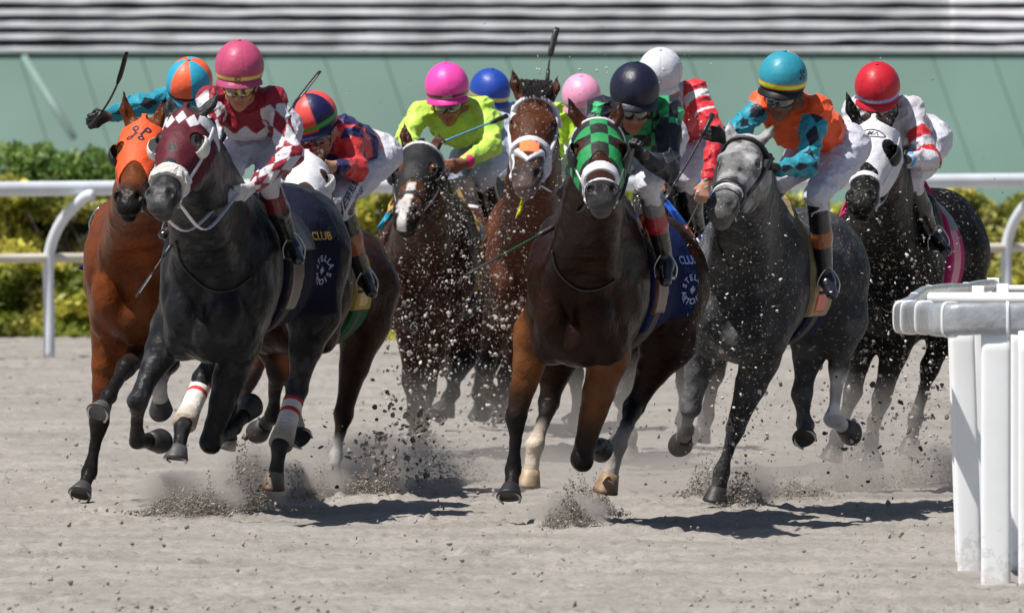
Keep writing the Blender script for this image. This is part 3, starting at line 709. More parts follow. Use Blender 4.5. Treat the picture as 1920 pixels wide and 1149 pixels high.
    strands('mane', mane, 110, .006, hcols)
    tb = Q(0, -.40, .10)
    def tail(t):
        r = random.uniform; o = V(r(-.03, .03), r(-.03, .03), r(-.03, .03))
        return [tb + o, tb + o * 1.2 - f * .10 - up * .05, tb + o * 1.8 - f * .14 - up * .22, tb + o * 2 - f * .16 - up * r(.32, .44)]
    strands('tail', tail, 90, .008, hcols)
    if S.get('forelock'):
        def fl(t):
            r = random.uniform; b = H(r(-.055, .055), r(-.05, .02), .02); return [b, b - a * r(.02, .06) * 1 + n * .03, b - a * .03 + n * .05 + l * r(-.03, .03), b + a * r(.03, .12) + n * .07 + l * r(-.03, .03)]
        strands('forelock', fl, 150, .006, hcols)
    hd.update(root=root, B=B, Q=Q, C=C, R=R, f=f, lat=lat, up=up, body=body, prims=pr, g=g, wth=wth, S=S, up1=up, js=[q[5] for q in hoofs])
    return hd
# --- tack
def noseband(hd, a0=.40, w=.020, col=(.72, .72, .75), name='noseband', tilt=0., off=.007, mat=None):
    return hd['shell'](name, off, lambda x, y, z: np.abs(y - a0 + z * tilt) - w + 0 * x, mat or M['strap'], col)
def cheekstraps(hd, col=(.72, .72, .75), z0=-.045, w=.011, a1=.50, slope=.0, off=.007):
    return hd['shell']('cheek_strap', off, lambda x, y, z: np.maximum(np.maximum(np.abs(z - z0 - (y - .2) * slope) - w, y - a1), .01 - y) + 0 * x, M['strap'], col)
def browband(hd, col=(.72, .72, .75), a0=.075, w=.012, off=.007):
    return hd['shell']('browband', off, lambda x, y, z: np.maximum(np.abs(y - a0) - w, -.10 - z) + 0 * x, M['strap'], col)
def bit(hd, col=None):
    for s in (-1, 1):
        m = MB(); c = hd['H'](s * .056, .515, -.055); pts = [c + hd['a'] * .022 * math.cos(q) + hd['n'] * .022 * math.sin(q) for q in np.linspace(0, 6.2832, 15)]
        m.tube(pts, .0035, 6, cap=False); m.build('bit_ring', M['steel'], hd['root'])
def reins(hd, targets, col=(.02, .018, .018), w=.009, sag=.06, name='rein', mat='strap'):
    for s, tgt in targets:
        c = hd['H'](s * .058, .515, -.06); t = np.asarray(tgt, float); m1 = c * .55 + t * .45 - V(0, 0, sag)
        m = MB(); m.tube(catmull([c, m1, t], 8), w, 8, flat=.45, c=col); m.build(name, M[mat], hd['root'], usecol=True)
def hood(hd, colfn, a1=.34, side=.06, eye=(.030, .042), off=.005, eyeo=.0, hh=.0048, vflip=1, earr=.046):
    def reg(x, y, z):
        low = y - (a1 + side * np.clip((np.abs(x) / .07) ** 2, 0, 1.6) * vflip)
        r = np.maximum(np.maximum(low, -.035 - y), -.125 - z - .5 * np.clip(.12 - y, 0, .1)) + 0 * z
        for s in (-1, 1):
            e = .035 - np.sqrt(((x - s * (.086 + eyeo)) / (eye[0] / .035)) ** 2 + ((y - .19) / (eye[1] / .035)) ** 2 + (z * .5) ** 2)
            r = np.maximum(r, e)
            q = earr - np.sqrt((x - s * .056) ** 2 + (y + .012) ** 2 + 0 * z); r = np.maximum(r, q)
        return r
    return hd['shell']('hood', off, reg, M['hoodm'], colfn, hh=hh)
M['hoodm'] = mk('hood_fabric', .62, var=.05, vscale=14, bump=.3, bscale=500, bdist=.001, bump2=.35, b2scale=18, spec=.35)
def blinkers(hd, colr=(.7, .7, .7), size=(.026, .056, .050), inner=(.05, .05, .05), sides=(-1, 1), zc=-.005, open_=.0, at=(.108, .20)):
    H, HR, hs = hd['H'], hd['HR'], hd['hs']
    for s in sides:
        c = H(s * at[0], at[1], zc)
        o = ell(c, np.array([size[0] * 1.35, size[1], size[2]]) * hs, HR, .001); i = ell(c + hd['n'] * .020 + hd['l'] * s * -.008, np.array([size[0] * 1.15, size[1] * .86, size[2] * .86]) * hs, HR, .003, op=-1)
        def reg(X, Y, Z):
            x, y, z = hd['coords'](X, Y, Z); return np.maximum(z - (.034 + open_), (.082 - np.abs(x))) + 0 * z
        def cf(v):
            q = v - hd['P0']; return np.tile(V(*colr), (len(v), 1))
        solid('blinker', [o, i], .0045, M['strap'], hd['root'], cf, region=reg)
def bodyshell(hd, name, off, reg, mat, col, h=.010, noise=None, lohi=None):
    C, lat, f, g = hd['C'], hd['lat'], hd['f'], hd['g']
    def loc(X, Y, Z):
        x, y, z = X - C[0], Y - C[1], Z - C[2]; return (x * lat[0] + y * lat[1]) / g, (x * f[0] + y * f[1]) / g, z / g
    def r(X, Y, Z): l_, a_, u_ = loc(X, Y, Z); return reg(l_, a_, u_ + 0 * l_)
    def cf(v): l_, a_, u_ = loc(v[:, 0], v[:, 1], v[:, 2]); return col(l_, a_, u_)
    return solid(name, hd['prims'], h, mat, hd['root'], cf if callable(col) else V(*col), region=r, off=off, noise=noise, one=True)
def saddlery(hd, cloth=(.012, .016, .05), cloth2=None, under=None, tree=(.02, .02, .02), drop=-.30, a0=-.86, a1=-.36, flap=(.22, .09, .04), edge=None, towel=None):
    """saddle cloth, light girth channel, saddle and flaps; a runs forwards from the chest, so the saddle lies at a<0"""
    c1 = V(*cloth)
    def colf(l, a, u):
        c = np.tile(c1, (len(l), 1))
        if cloth2 is not None: m = u < drop + .20; c[m] = V(*cloth2)
        if edge is not None: m = (a < a0 + .03) | (u < drop + .03); c[m] = V(*edge)
        return c
    bodyshell(hd, 'saddle_cloth', .016, lambda l, a, u: np.maximum(np.maximum(a0 - a, a - a1), drop - .10 * (a - a0) - u), M['cloth'], colf, noise=(.004, 8))
    if towel: bodyshell(hd, 'saddle_pad', .027, lambda l, a, u: np.maximum(np.maximum(a0 + .14 - a, a - a1 - .06), -.12 - u), M['cloth'], towel, noise=(.006, 12))
    bodyshell(hd, 'saddle', .036, lambda l, a, u: np.maximum(np.maximum(a0 + .22 - a, a - a1 + .02), .18 - u + .5 * (a - a1) * 0), M['leather2'], tree)
    bodyshell(hd, 'saddle_flap', .034, lambda l, a, u: np.maximum(np.maximum(np.abs(a - a1 + .10 + .12 * u) - .085, -.10 - u), u - .34), M['leather2'], flap)
    bodyshell(hd, 'girth', .020, lambda l, a, u: np.maximum(np.abs(a - a1 + .12) - .045, u - .3), M['cloth'], (.10, .09, .085))
M['leather2'] = mk('saddle_leather', .4, var=.12, vscale=14, bump=.25, bscale=120, bdist=.002, coat=.15)
# --- printed marks: flat outlines laid onto a surface
def text_mesh(s, size=1., bold=0.0, res=3):
    cu = bpy.data.curves.new('tmp', 'FONT'); cu.body = s; cu.size = size; cu.align_x = 'CENTER'; cu.align_y = 'CENTER'; cu.offset = bold; cu.resolution_u = res
    ob = bpy.data.objects.new('tmp', cu); COL.objects.link(ob); dg = bpy.context.evaluated_depsgraph_get(); dg.update()
    me = bpy.data.meshes.new_from_object(ob.evaluated_get(dg)); bpy.data.objects.remove(ob)
    bm = bmesh.new(); bm.from_mesh(me); bmesh.ops.triangulate(bm, faces=bm.faces)
    for _ in range(2):
        lim = size * .12; ed = [e for e in bm.edges if e.calc_length() > lim]
        if ed: bmesh.ops.subdivide_edges(bm, edges=ed, cuts=1)
        bmesh.ops.triangulate(bm, faces=bm.faces)
    v = np.array([q.co[:2] for q in bm.verts]); f = [tuple(x.index for x in q.verts) for q in bm.faces]; bm.free(); return v, f
def stroke_mesh(lines, w):
    v = []; f = []
    for ln in lines:
        ln = [np.array(p, float) for p in ln]; n0 = len(v)
        for i, p in enumerate(ln):
            t = ln[min(i + 1, len(ln) - 1)] - ln[max(i - 1, 0)]; t = t / (np.linalg.norm(t) + 1e-9); q = np.array([-t[1], t[0]]) * w / 2
            v += [p + q, p - q]
        for i in range(len(ln) - 1): f.append((n0 + 2 * i, n0 + 2 * i + 1, n0 + 2 * i + 3, n0 + 2 * i + 2))
    return np.array(v), f
def decal(name, vf, target, org, u, w, col, scale=1., warp=None, lift=.0025, parent=None, mat=None):
    v, f = vf; me = target.data; offp = np.zeros(3); r = target
    while r is not None: offp += np.array(r.location); r = r.parent
    dep = [tuple(np.array(q.co) + offp) for q in me.vertices]
    bvh = target.get('_n') or None
    bv = BVHTree.FromPolygons(dep, [tuple(p.vertices) for p in me.polygons])
    u = unit(u); w = unit(w - u * (np.asarray(w) @ u)); nrm = np.cross(u, w); out = []
    for p in v:
        q = np.array(p) * scale
        if warp: q = warp(q)
        s = org + u * q[0] + w * q[1] + nrm * .25
        hit = bv.ray_cast(Vector(s), Vector(-nrm), .6)
        out.append(np.array(hit[0]) + nrm * lift if hit[0] is not None else np.array([np.nan] * 3))
    out = np.array(out); ok = ~np.isnan(out[:, 0]); ff = [q for q in f if all(ok[i] for i in q)]
    # drop faces that stretch over an edge
    ff = [q for q in ff if max(np.linalg.norm(out[q[i]] - out[q[(i + 1) % len(q)]]) for i in range(len(q))) < .06]
    if not ff: return None
    used = sorted({i for q in ff for i in q}); mp = {i: k for k, i in enumerate(used)}
    return mesh_obj(name, out[used], [tuple(mp[i] for i in q) for q in ff], mat or M['print'], parent or target, np.tile(V(*col), (len(used), 1)), smooth=False)

def flapping(hd, pts, Y, col, thick=.012, name='saddle_cloth', wav=.02, dy=None):
    """loose cloth corner: a thin curved sheet of real thickness"""
    n = len(pts); V3 = [P(q[0], q[1], Y + (dy[i] if dy else wav * math.sin(i * 2.1))) for i, q in enumerate(pts)]; c = sum(V3) / n + V(0, -.015, 0)
    rings = []; 
    for t in (0, .35, .7, 1.): rings.append([c + (p - c) * t + V(0, .012 * math.sin(t * 5 + i), 0) for i, p in enumerate(V3)])
    v = []; 
    for off in (0, thick):
        for r in rings: v += [p + V(0, off, 0) for p in r]
    f = []; m = len(rings) * n
    for s in (0, 1):
        b = s * m
        for r in range(len(rings) - 1):
            for i in range(n):
                q = (b + r * n + i, b + r * n + (i + 1) % n, b + (r + 1) * n + (i + 1) % n, b + (r + 1) * n + i); f.append(q if s else q[::-1])
    e = (len(rings) - 1) * n
    for i in range(n): f.append((e + i, e + (i + 1) % n, m + e + (i + 1) % n, m + e + i))
    return mesh_obj(name, np.array(v), f, M['cloth'], hd['root'], np.tile(V(*col), (len(v), 1)), smooth=False)
def strap_on(hd, pts, w=.0055, col=(.02, .018, .018), name='breast_strap', lift=.006):
    me = hd['body'].data; off = V(*hd['root'].location); bv = BVHTree.FromPolygons([tuple(V(*q.co) + off) for q in me.vertices], [tuple(p.vertices) for p in me.polygons]); out = []
    for q in catmull([V(a, b, 0) for a, b in pts], 6):
        o = P(q[0], q[1], hd['C'][1] - 2.); d = unit(P(q[0], q[1], hd['C'][1] + 2.) - o); h = bv.ray_cast(Vector(o), Vector(d), 4.)
        if h[0] is not None: out.append(V(*h[0]) + V(*h[1]) * lift)
    if len(out) < 3: return
    m = MB(); m.tube(out, w, 8, c=col); return m.build(name, M['strap'], hd['root'], usecol=True)
# ------------------------------------------------------------------ riders
FD = -.026
def rider(J):
    Y = J['Y']; hx, hy = J['hel']; hc = P(hx, hy, Y); hs = J.get('hs', 1.)
    yaw, pit, rol = [math.radians(q) for q in J.get('look', (0, 12, 0))]
    # helmet frame: l right in picture, g gaze, u up
    g0 = V(math.sin(yaw) * math.cos(pit), -math.cos(yaw) * math.cos(pit), -math.sin(pit)); l = unit(np.cross(V(0, 0, 1), g0)); u = np.cross(g0, l)
    u = -u if u[2] < 0 else u
    l, u = l * math.cos(rol) + u * math.sin(rol), u * math.cos(rol) - l * math.sin(rol); g = g0
    R = np.stack([l, g, u], 1)
    def H(x, y, z): return hc + (l * x + g * y + u * z) * hs
    pt = lambda q: P(q[0], q[1], Y + q[2])
    sL, sR, eL, eR, wL, wR, pel = [pt(J[k]) for k in ('sL', 'sR', 'eL', 'eR', 'wL', 'wR', 'pel')]
    kL, kR, aL, aR, tL, tR = [pt(J[k]) for k in ('kL', 'kR', 'aL', 'aR', 'tL', 'tR')]
    hL, hR = pt(J['hL']), pt(J['hR'])
    skin = V(*J.get('skin', (.40, .20, .13)))
    neckb = (sL + sR) / 2 + V(0, .03, .0); cen = neckb + (pel - neckb) * .12 + V(0, 0, -.03)
    gl = J.get('gloves'); 
    root = empty('person', tuple(V(pel[0], pel[1], 0) * V(1, 1, 0) + V(0, 0, (kL[2] + kR[2]) / 2 - .2)), J['label'], 'person', 'jockeys crouching over their galloping horses')
    # ---- body (skin) one surface
    B = []
    def e(c, r, k=.02, col=skin, op=1): c = (c[0], c[1], c[2] + FD); B.append(ell(H(*c), np.array(r) * hs, R, k * hs, col, 0, op))
    def c_(a, b, ra, rb, k=.02, col=skin, op=1): a, b = (a[0], a[1], a[2] + FD), (b[0], b[1], b[2] + FD); B.append(cone(H(*a), H(*b), ra * hs, rb * hs, k * hs, col, op=op))
    e((0, -.01, -.03), (.075, .095, .085)); e((0, .020, -.085), (.062, .072, .075), .03); e((0, .030, -.145), (.040, .050, .042), .03); e((0, .066, -.168), (.017, .014, .015), .02)
    c_((0, .085, -.07), (0, .112, -.108), .011, .0145, .012); e((-.013, .098, -.112), (.009, .010, .008), .006); e((.013, .098, -.112), (.009, .010, .008), .006)
    e((0, .078, -.058), (.055, .018, .012), .02)
    for s in (-1, 1):
        e((s * .040, .062, -.105), (.022, .020, .020), .02); e((s * .027, .083, -.075), (.014, .010, .009), .008, None, -1); e((s * .076, -.012, -.075), (.010, .020, .030), .008)
    lip = skin * V(.9, .55, .55)
    c_((-.020, .084, -.132), (.020, .084, -.132), .0055, .0055, .006, lip); c_((-.016, .083, -.143), (.016, .083, -.143), .0065, .0065, .006, lip)
    if J.get('mouth'): c_((-.012, .088, -.139), (.012, .088, -.139), .008, .008, .006, V(.05, .01, .01), op=-1)
    else: c_((-.022, .091, -.1375), (.022, .091, -.1375), .0022, .0022, .003, None, op=-1)
    B.append(cone(H(0, -.02, -.10), neckb, .055, .065, .03, skin))
    B.append(cone(cen, pel, .10, .10, .06, skin)); 
    gcol = V(*gl) if gl else skin
    for sh, el_, wr in ((sL, eL, wL), (sR, eR, wR)):
        B.append(cone(neckb, sh, .055, .045, .05, skin)); B.append(cone(sh, el_, .042, .036, .02, skin)); B.append(cone(el_, wr, .036, .024, .02, skin))
    for s, kn, an, to in ((-1, kL, aL, tL), (1, kR, aR, tR)):
        hip = pel + V(s * .08, -.02, -.02); B.append(cone(hip, kn, .07, .045, .03, skin)); B.append(cone(kn, an, .045, .030, .02, skin)); B.append(cone(an, to, .030, .02, .02, skin))
    # hands: palm, thumb and four curled fingers round the rein or whip
    def hand(wr, hd, el_, side, grip, gc):
        d = unit(hd - wr); gp = unit(np.asarray(grip, float)); gp = unit(gp - d * (gp @ d)); nn = np.cross(d, gp)
        if nn[1] > 0: nn = -nn                               # back of hand towards the viewer
        c0 = wr + d * .055
        B.append(cone(wr, wr + d * .03, .025, .027, .02, gc, fl=(nn, 1.25)))
        for i in range(4): B.append(cone(wr + d * .025 + gp * (i - 1.5) * .006, wr + d * (.088 - .004 * abs(i - 1.2)) + gp * (i - 1.5) * .019, .014, .0115, .012, gc))
        for i in range(4):
            Lf = (.9, 1.05, 1., .8)[i]; q0 = wr + d * (.088 - .004 * abs(i - 1.2)) + gp * (i - 1.5) * .019
            q1 = q0 + (d * .75 - nn * .66) * .036 * Lf; q2 = q1 + (-nn * .95 - d * .3) * .024 * Lf; q3 = q2 + (-d * .9 + nn * .2) * .018 * Lf
            B.append(cone(q0, q1, .0108, .0095, .005, gc)); B.append(cone(q1, q2, .0095, .0088, .004, gc)); B.append(cone(q2, q3, .0088, .0078, .004, gc))
        tb = wr + d * .035 + gp * side * .022; t1 = tb + (d * .6 + gp * side * .55 - nn * .5) * .038; t2 = t1 + (d * .6 - gp * side * .45 - nn * .55) * .030
        B.append(cone(tb, t1, .014, .0115, .010, gc)); B.append(cone(t1, t2, .0115, .009, .005, gc))
    hand(wL, hL, eL, 1, J.get('gripL', (1, 0, .2)), V(*J['glL']) if J.get('glL') else gcol)
    hand(wR, hR, eR, -1, J.get('gripR', (1, 0, -.2)), V(*J['glR']) if J.get('glR') else gcol)
    solid('body', B, J.get('hb', .0058), M['skin'], root, w=.006, rel=1)
    # ---- jacket
    jp = [cone(cen, cen + (pel - cen) * .5, .130, .118, .07, tg=0, fl=(V(0, 0, 1), 1.1)), cone(cen + (pel - cen) * .5, pel + (cen - pel) * .18, .120, .105, .06, tg=0), cone(neckb - V(0, 0, .01), neckb + V(0, -.02, .03), .075, .066, .03, tg=0)]
    jp.append(ell(cen + V(0, -.03, -.05), (.12, .08, .10), None, .06))
    for tg, sh, el_, wr in ((1, sL, eL, wL), (2, sR, eR, wR)):
        jp.append(cone(cen, sh, .090, .060, .06, tg=0)); jp.append(cone(sh, el_, .060, .052, .035, tg=tg)); jp.append(cone(el_, wr + (el_ - wr) * .06, .054, .036, .03, tg=tg + 2))
    jc = J['jacket']
    arms = {1: (sL, eL, wL), 2: (sR, eR, wR)}
    def jcol(v):
        tg, t = nearest(jp, v); arm = np.where(tg == 0, 0, np.where(tg % 2 == 1, 1, 2)); tt = np.where(tg > 2, 1 + t, t)
        # picture-side angle round the arm
        across = np.zeros(len(v)); along = np.zeros(len(v))
        for k, (s_, e_, w_) in arms.items():
            m = arm == k
            if not m.any(): continue
            a0 = np.where((tg[m] > 2)[:, None], e_[None], s_[None]); a1 = np.where((tg[m] > 2)[:, None], w_[None], e_[None])
            d = a1 - a0; L_ = np.linalg.norm(d, axis=1); d = d / L_[:, None]; sd = np.cross(d, V(0, -1, 0)); sd /= np.linalg.norm(sd, axis=1)[:, None] + 1e-9
            q = v[m] - a0; al = (q * d).sum(1); q = q - d * al[:, None]; ac = (q * sd).sum(1); dp = q[:, 1]
            across[m] = np.arctan2(ac, -dp) ; along[m] = al + np.where(tg[m] > 2, np.linalg.norm(e_ - s_), 0)
        px = 960 + v[:, 0] / v[:, 1] * FPX; py = (CAMZ - v[:, 2]) / v[:, 1] * FPX - 104
        return jc(dict(v=v, arm=arm, t=tt, ang=across, along=along, px=px, py=py, rel=v - cen, n=len(v)))
    jk = solid('jacket', jp, J.get('hj', .0062), M['silk'], root, jcol, noise=(.0075, 9, 1, 1.7), rel=1)
    # cuffs
    for s_, e_, w_ in ((0, eL, wL), (1, eR, wR)):
        cc = J.get('cuff')
        if cc is not None:
            d = unit(e_ - w_); m = MB(); m.tube([w_ - d * .005, w_ + d * .005, w_ + d * .035, w_ + d * .040], [.033, .039, .041, .036], 20, c=cc); m.build('cuff', M['cloth2'], root, usecol=True)
    # ---- breeches
    bp = [ell(pel + V(0, .01, 0), (.125, .13, .12), None, .05)]
    for s, kn, an in ((-1, kL, aL), (1, kR, aR)):
        hip = pel + V(s * .075, -.03, -.02); bp.append(cone(hip, hip * .45 + kn * .55, .098, .082, .05, tg=1)); bp.append(cone(hip * .45 + kn * .55, kn, .082, .060, .03, tg=1)); bp.append(cone(kn, kn + (an - kn) * .16, .060, .054, .02, tg=1))
    bcol = V(*J.get('pants', (.60, .60, .67)))
    br = solid('breeches', bp, .0075, M['pants'], root, bcol, noise=(.006, 10, 1, 1.6), rel=1)
    # ---- boots with cuff tops, stirrups
    bt = V(*J.get('boot', (.012, .012, .014))); kc = V(*J.get('kneecol', (.012, .012, .014))); cf = J.get('bootcuff')
    for s, kn, an, to in ((-1, kL, aL, tL), (1, kR, aR, tR)):
        d = unit(an - kn); Lc = np.linalg.norm(an - kn); fw = unit(to - an)
        q = [cone(kn + d * Lc * .10, kn + d * Lc * .5, .055, .053, .02), cone(kn + d * Lc * .5, an, .053, .037, .02), cone(an + V(0, .035, -.01), an + fw * .04, .036, .038, .02), cone(an + fw * .03, to, .040, .030, .02, fl=(V(0, 0, 1), 1.2))]
        def bc(v, kn=kn, d=d, Lc=Lc):
            t = ((v - kn) @ d) / Lc; c = np.tile(bt, (len(v), 1)); c[t < .36] = kc
            if cf is not None: c[(t >= J.get('cf0', .30)) & (t < J.get('cf1', .55))] = V(*cf)
            return c
        b = solid('boot', q, .0065, M['boot'], root, bc, rel=1)
        st = MB(); c0 = an + fw * .075 + V(0, 0, -.038); x_ = V(1, 0, 0)
        st.tube([c0 - x_ * .045, c0 + x_ * .045], .009, 8); st.tube(catmull([c0 - x_ * .048, c0 - x_ * .05 + V(0, 0, .06), c0 + V(0, 0, .125), c0 + x_ * .05 + V(0, 0, .06), c0 + x_ * .048], 5), .0045, 8)
        so_ = st.build('stirrup_iron', M['steel'], root)
        if J.get('stirrup'): so_.data.materials[0] = J['stirrup']
    # ---- helmet
    hm = MB(); seg, ring = 72, 44; rx, ry, rz = .118 * hs, .138 * hs, .126 * hs; v = []; hcol = []; cf_ = J['helmet']
    zb = -.066
    for i in range(ring + 1):
        a = (math.pi * .5 + math.asin(-zb / .126)) * i / ring
        for k in range(seg):
            b = 2 * math.pi * k / seg; z = math.cos(a); r = math.sin(a)
            wv = 1 + (.004 * math.sin(b * 5 + a * 3) - (.011 if k % 12 == 3 else 0)) * math.sin(a)
            v.append(hc + l * rx * r * math.sin(b) * wv + g * ry * r * math.cos(b) * wv + u * rz * z)
            hcol.append(cf_(math.degrees(b) if b <= math.pi else math.degrees(b) - 360, z * .126, r))
    nv = len(v)
    for k in range(seg):
        b = 2 * math.pi * k / seg; v.append(hc + l * rx * .84 * math.sin(b) + g * ry * .86 * math.cos(b) + u * (zb + .0) * hs); hcol.append((.01, .01, .012))
    for k in range(seg):
        b = 2 * math.pi * k / seg; v.append(hc + l * rx * .7 * math.sin(b) + g * ry * .75 * math.cos(b) + u * .02 * hs); hcol.append((.01, .01, .012))
    f = [(i * seg + k, i * seg + (k + 1) % seg, (i + 1) * seg + (k + 1) % seg, (i + 1) * seg + k) for i in range(ring + 2) for k in range(seg)]
    hel = mesh_obj('helmet', np.array(v), [q[::-1] for q in f], M['helmet'], root, np.array(hcol))
    # peak
    pk = []; pf = []; n_ = 24
    for j, (rr, dz) in enumerate(((.96, .012), (1.04, .0), (1.09, -.012), (1.10, -.016), (1.07, -.017), (.92, -.004))):
        for k in range(n_ + 1):
            b = math.radians(-72 + 144 * k / n_); e_ = 1 + (rr - 1) * math.cos(b) ** .6 if rr > 1 else rr
            pk.append(hc + l * rx * .97 * e_ * math.sin(b) + g * ry * .97 * e_ * math.cos(b) + u * (zb + .004 + dz) * hs)
    for j in range(5):
        for k in range(n_): pf.append((j * (n_ + 1) + k, j * (n_ + 1) + k + 1, (j + 1) * (n_ + 1) + k + 1, (j + 1) * (n_ + 1) + k))
    mesh_obj('peak', np.array(pk), [q[::-1] for q in pf], M['helmet'], hel, np.tile(V(*J.get('peak', (.02, .02, .025))), (len(pk), 1)))
    bm_ = MB(); bm_.ball(H(0, 0, .127), .010 * hs, seg=12, ring=8, sc=(1, 1, .6)); bo = bm_.build('button', M['helmet'], hel); bo.data.attributes.new('Col', 'FLOAT_COLOR', 'POINT').data.foreach_set('color', np.tile(np.r_[np.asarray(cf_(0, .126, 0), float), 1.].astype(np.float32), len(bo.data.vertices)))
    # chin strap
    cs = MB(); cs.tube(catmull([H(-.078, .0, -.05), H(-.066, .025, -.12), H(-.03, .045, -.178), H(.03, .045, -.178), H(.066, .025, -.12), H(.078, .0, -.05)], 5), .005, 6); cs.build('chin_strap', M['leather'], hel)
    # goggles
    def greg(X, Y_, Z):
        x, y, z = X - hc[0], Y_ - hc[1], Z - hc[2]; a_ = x * l[0] + y * l[1] + z * l[2]; b_ = x * g[0] + y * g[1] + z * g[2]; c2 = x * u[0] + y * u[1] + z * u[2]
        return np.maximum(np.maximum(np.abs(c2 / hs + .077 - FD - .012 * np.clip(.02 - np.abs(a_), 0, 1) / .02) - .0285, .02 - b_), np.abs(a_) - .070 * hs)
    lens = J.get('lens', ((.02, .02, .025), (.10, .09, .07)))
    def lcol(v):
        q = v - hc; x = q @ l / hs; z = q @ u / hs
        t = sstep(-.3, .5, fbm(x * 40, z * 60, 0 * x, 2, 9) + J.get('lensg', 0) * z * 20)[:, None]; c = V(*lens[0])[None] * (1 - t) + V(*lens[1])[None] * t
        if len(lens) > 2: t2 = sstep(.1, .5, fbm(x * 45 + 5, z * 60, 0 * x, 2, 19))[:, None]; c = c * (1 - t2) + V(*lens[2])[None] * t2
        edge = (np.abs(z + .077 - FD) > .0245) | (np.abs(x) > .064); c[edge] = V(.012, .012, .014); return c
    solid('goggles', [ell(H(0, .016, -.075 + FD), np.array([.076, .106, .06]) * hs, R, .01)], .0042, M['lens'], root, lcol, region=greg)
    strp = MB(); 
    strp.tube(catmull([H(.070, .045, -.075 + FD), H(.083, 0, -.085), H(.080, -.06, -.075), H(0, -.115, -.07), H(-.080, -.06, -.075), H(-.083, 0, -.085), H(-.070, .045, -.075 + FD)], 4), .009, 6, flat=.35)
    strp.build('goggle_strap', M['leather'], root)
    return dict(root=root, helmet=hel, jacket=jk, breeches=br, H=H, l=l, g=g, u=u, hc=hc, hs=hs, hL=hL, hR=hR, wL=wL, wR=wR, kL=kL, kR=kR, pel=pel, cen=cen)
M['cloth2'] = mk('cuff_cloth', .7, var=.08, vscale=20, bump=.3, bscale=300, bdist=.002)
def band_text(Rr, s, size, z, col, ang=0, bold=.02, name='lettering'):
    """letters laid round the helmet band"""
    v, f = text_mesh(s, size, bold * size); out = []
    for p in v:
        b = math.radians(ang) + p[0] / .122; zz = z + p[1]; r = math.sqrt(max(1 - (zz / .126) ** 2, .01))
        out.append(Rr['hc'] + (Rr['l'] * .1205 * r * math.sin(b) * 1.0 + Rr['g'] * .1405 * r * math.cos(b) + Rr['u'] * zz) * Rr['hs'] + (Rr['l'] * math.sin(b) + Rr['g'] * math.cos(b)) * .001)
    return mesh_obj(name, np.array(out), f, M['print'], Rr['helmet'], np.tile(V(*col), (len(out), 1)), smooth=False)
def whip(a, b, label, flap=.2, name='whip', bend=0., col=(.012, .012, .012), shaft=None, r=1.):
    a, b = np.asarray(a, float), np.asarray(b, float); d = b - a; L = np.linalg.norm(d); d = d / L; sdv = unit(np.cross(d, V(0, 1, 0)))
    o = empty(name, tuple(a), label, 'whip', 'jockeys whips')
    pts = [a + d * L * t + sdv * bend * math.sin(t * 3.14) for t in np.linspace(0, 1, 14)]
    m = MB(); m.tube(pts[:4], [.013 * r, .012 * r, .011 * r, .010 * r], 10); m.build('handle', M['leather'], o)
    m = MB(); k = 13 - int(13 * flap); m.tube(pts[3:k + 1], .0055 * r, 8); m.build('shaft', shaft or M['leather'], o)
    m = MB(); n = pts[k:]; m.tube(n, [.010 * r] + [.017 * r] * (len(n) - 2) + [.014 * r], 10, flat=.35); m.build('flap', M['leather'], o)
    return o
# ------------------------------------------------------------------ the ten horses
MAR = V(.085, .006, .015); ORG = V(.80, .10, .025); TEAL = V(.02, .26, .36); NAVY = V(.010, .014, .045); WHT = V(.62, .62, .66); YEL = V(.72, .58, .08)
LIME = V(.50, .80, .12); PINKD = V(.42, .07, .16); HOT = V(.80, .07, .38); GRN = V(.02, .25, .075); CORAL = V(.75, .07, .07); RED = V(.55, .03, .05)
def T(n, c): return np.tile(V(*c), (n, 1))
HS = {}
BAY = (.135, .042, .014); DBAY = (.016, .006, .0032); GREYD = (.013, .0135, .0155)

def bay_head(v, c, hl, ha, hn, ih): return c
# A : bay in orange hood
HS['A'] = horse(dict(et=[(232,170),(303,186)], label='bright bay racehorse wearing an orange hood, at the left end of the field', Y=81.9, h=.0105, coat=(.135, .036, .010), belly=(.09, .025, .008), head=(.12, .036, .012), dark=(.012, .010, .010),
    chest=(256, 515), rump=(345, 470), poll=(271, 240, -.95), muz=(243, 372), yaw=-.1, neck=1.0, mane=(.01, .008, .008),
    legs=[dict(k='f', side=-1, p=[(208, 625), (187, 790, 0), (168, 885, 0), (150, 930, -1)], low=(.014, .013, .013), brk=.5, hoof=(.06, .06, .06)),
          dict(k='f', side=1, p=[(295, 620), (236, 690, -1), (205, 742, -1), (183, 778, -1)], low=(.012, .011, .011), brk=.85, hoof=(.10, .10, .10)),
          dict(k='h', side=-1, p=[(325, 590), (318, 680, 0), (297, 722, -1), (303, 764, 1)], low=(.012, .011, .011), sock=((.55, .55, .55), .4), hoof=(.04, .04, .042)),
          dict(k='h', side=1, p=[(400, 590), (440, 700, 0), (430, 770, 0), (425, 812, 0)], low=(.012, .011, .011))]))
hA = HS['A']
hood(hA, lambda x, y, z: T(len(x), ORG), a1=.31, side=.07)
blinkers(hA, (.012, .012, .014), sides=(-1,)); bit(hA); cheekstraps(hA, (.02, .018, .018), a1=.52)
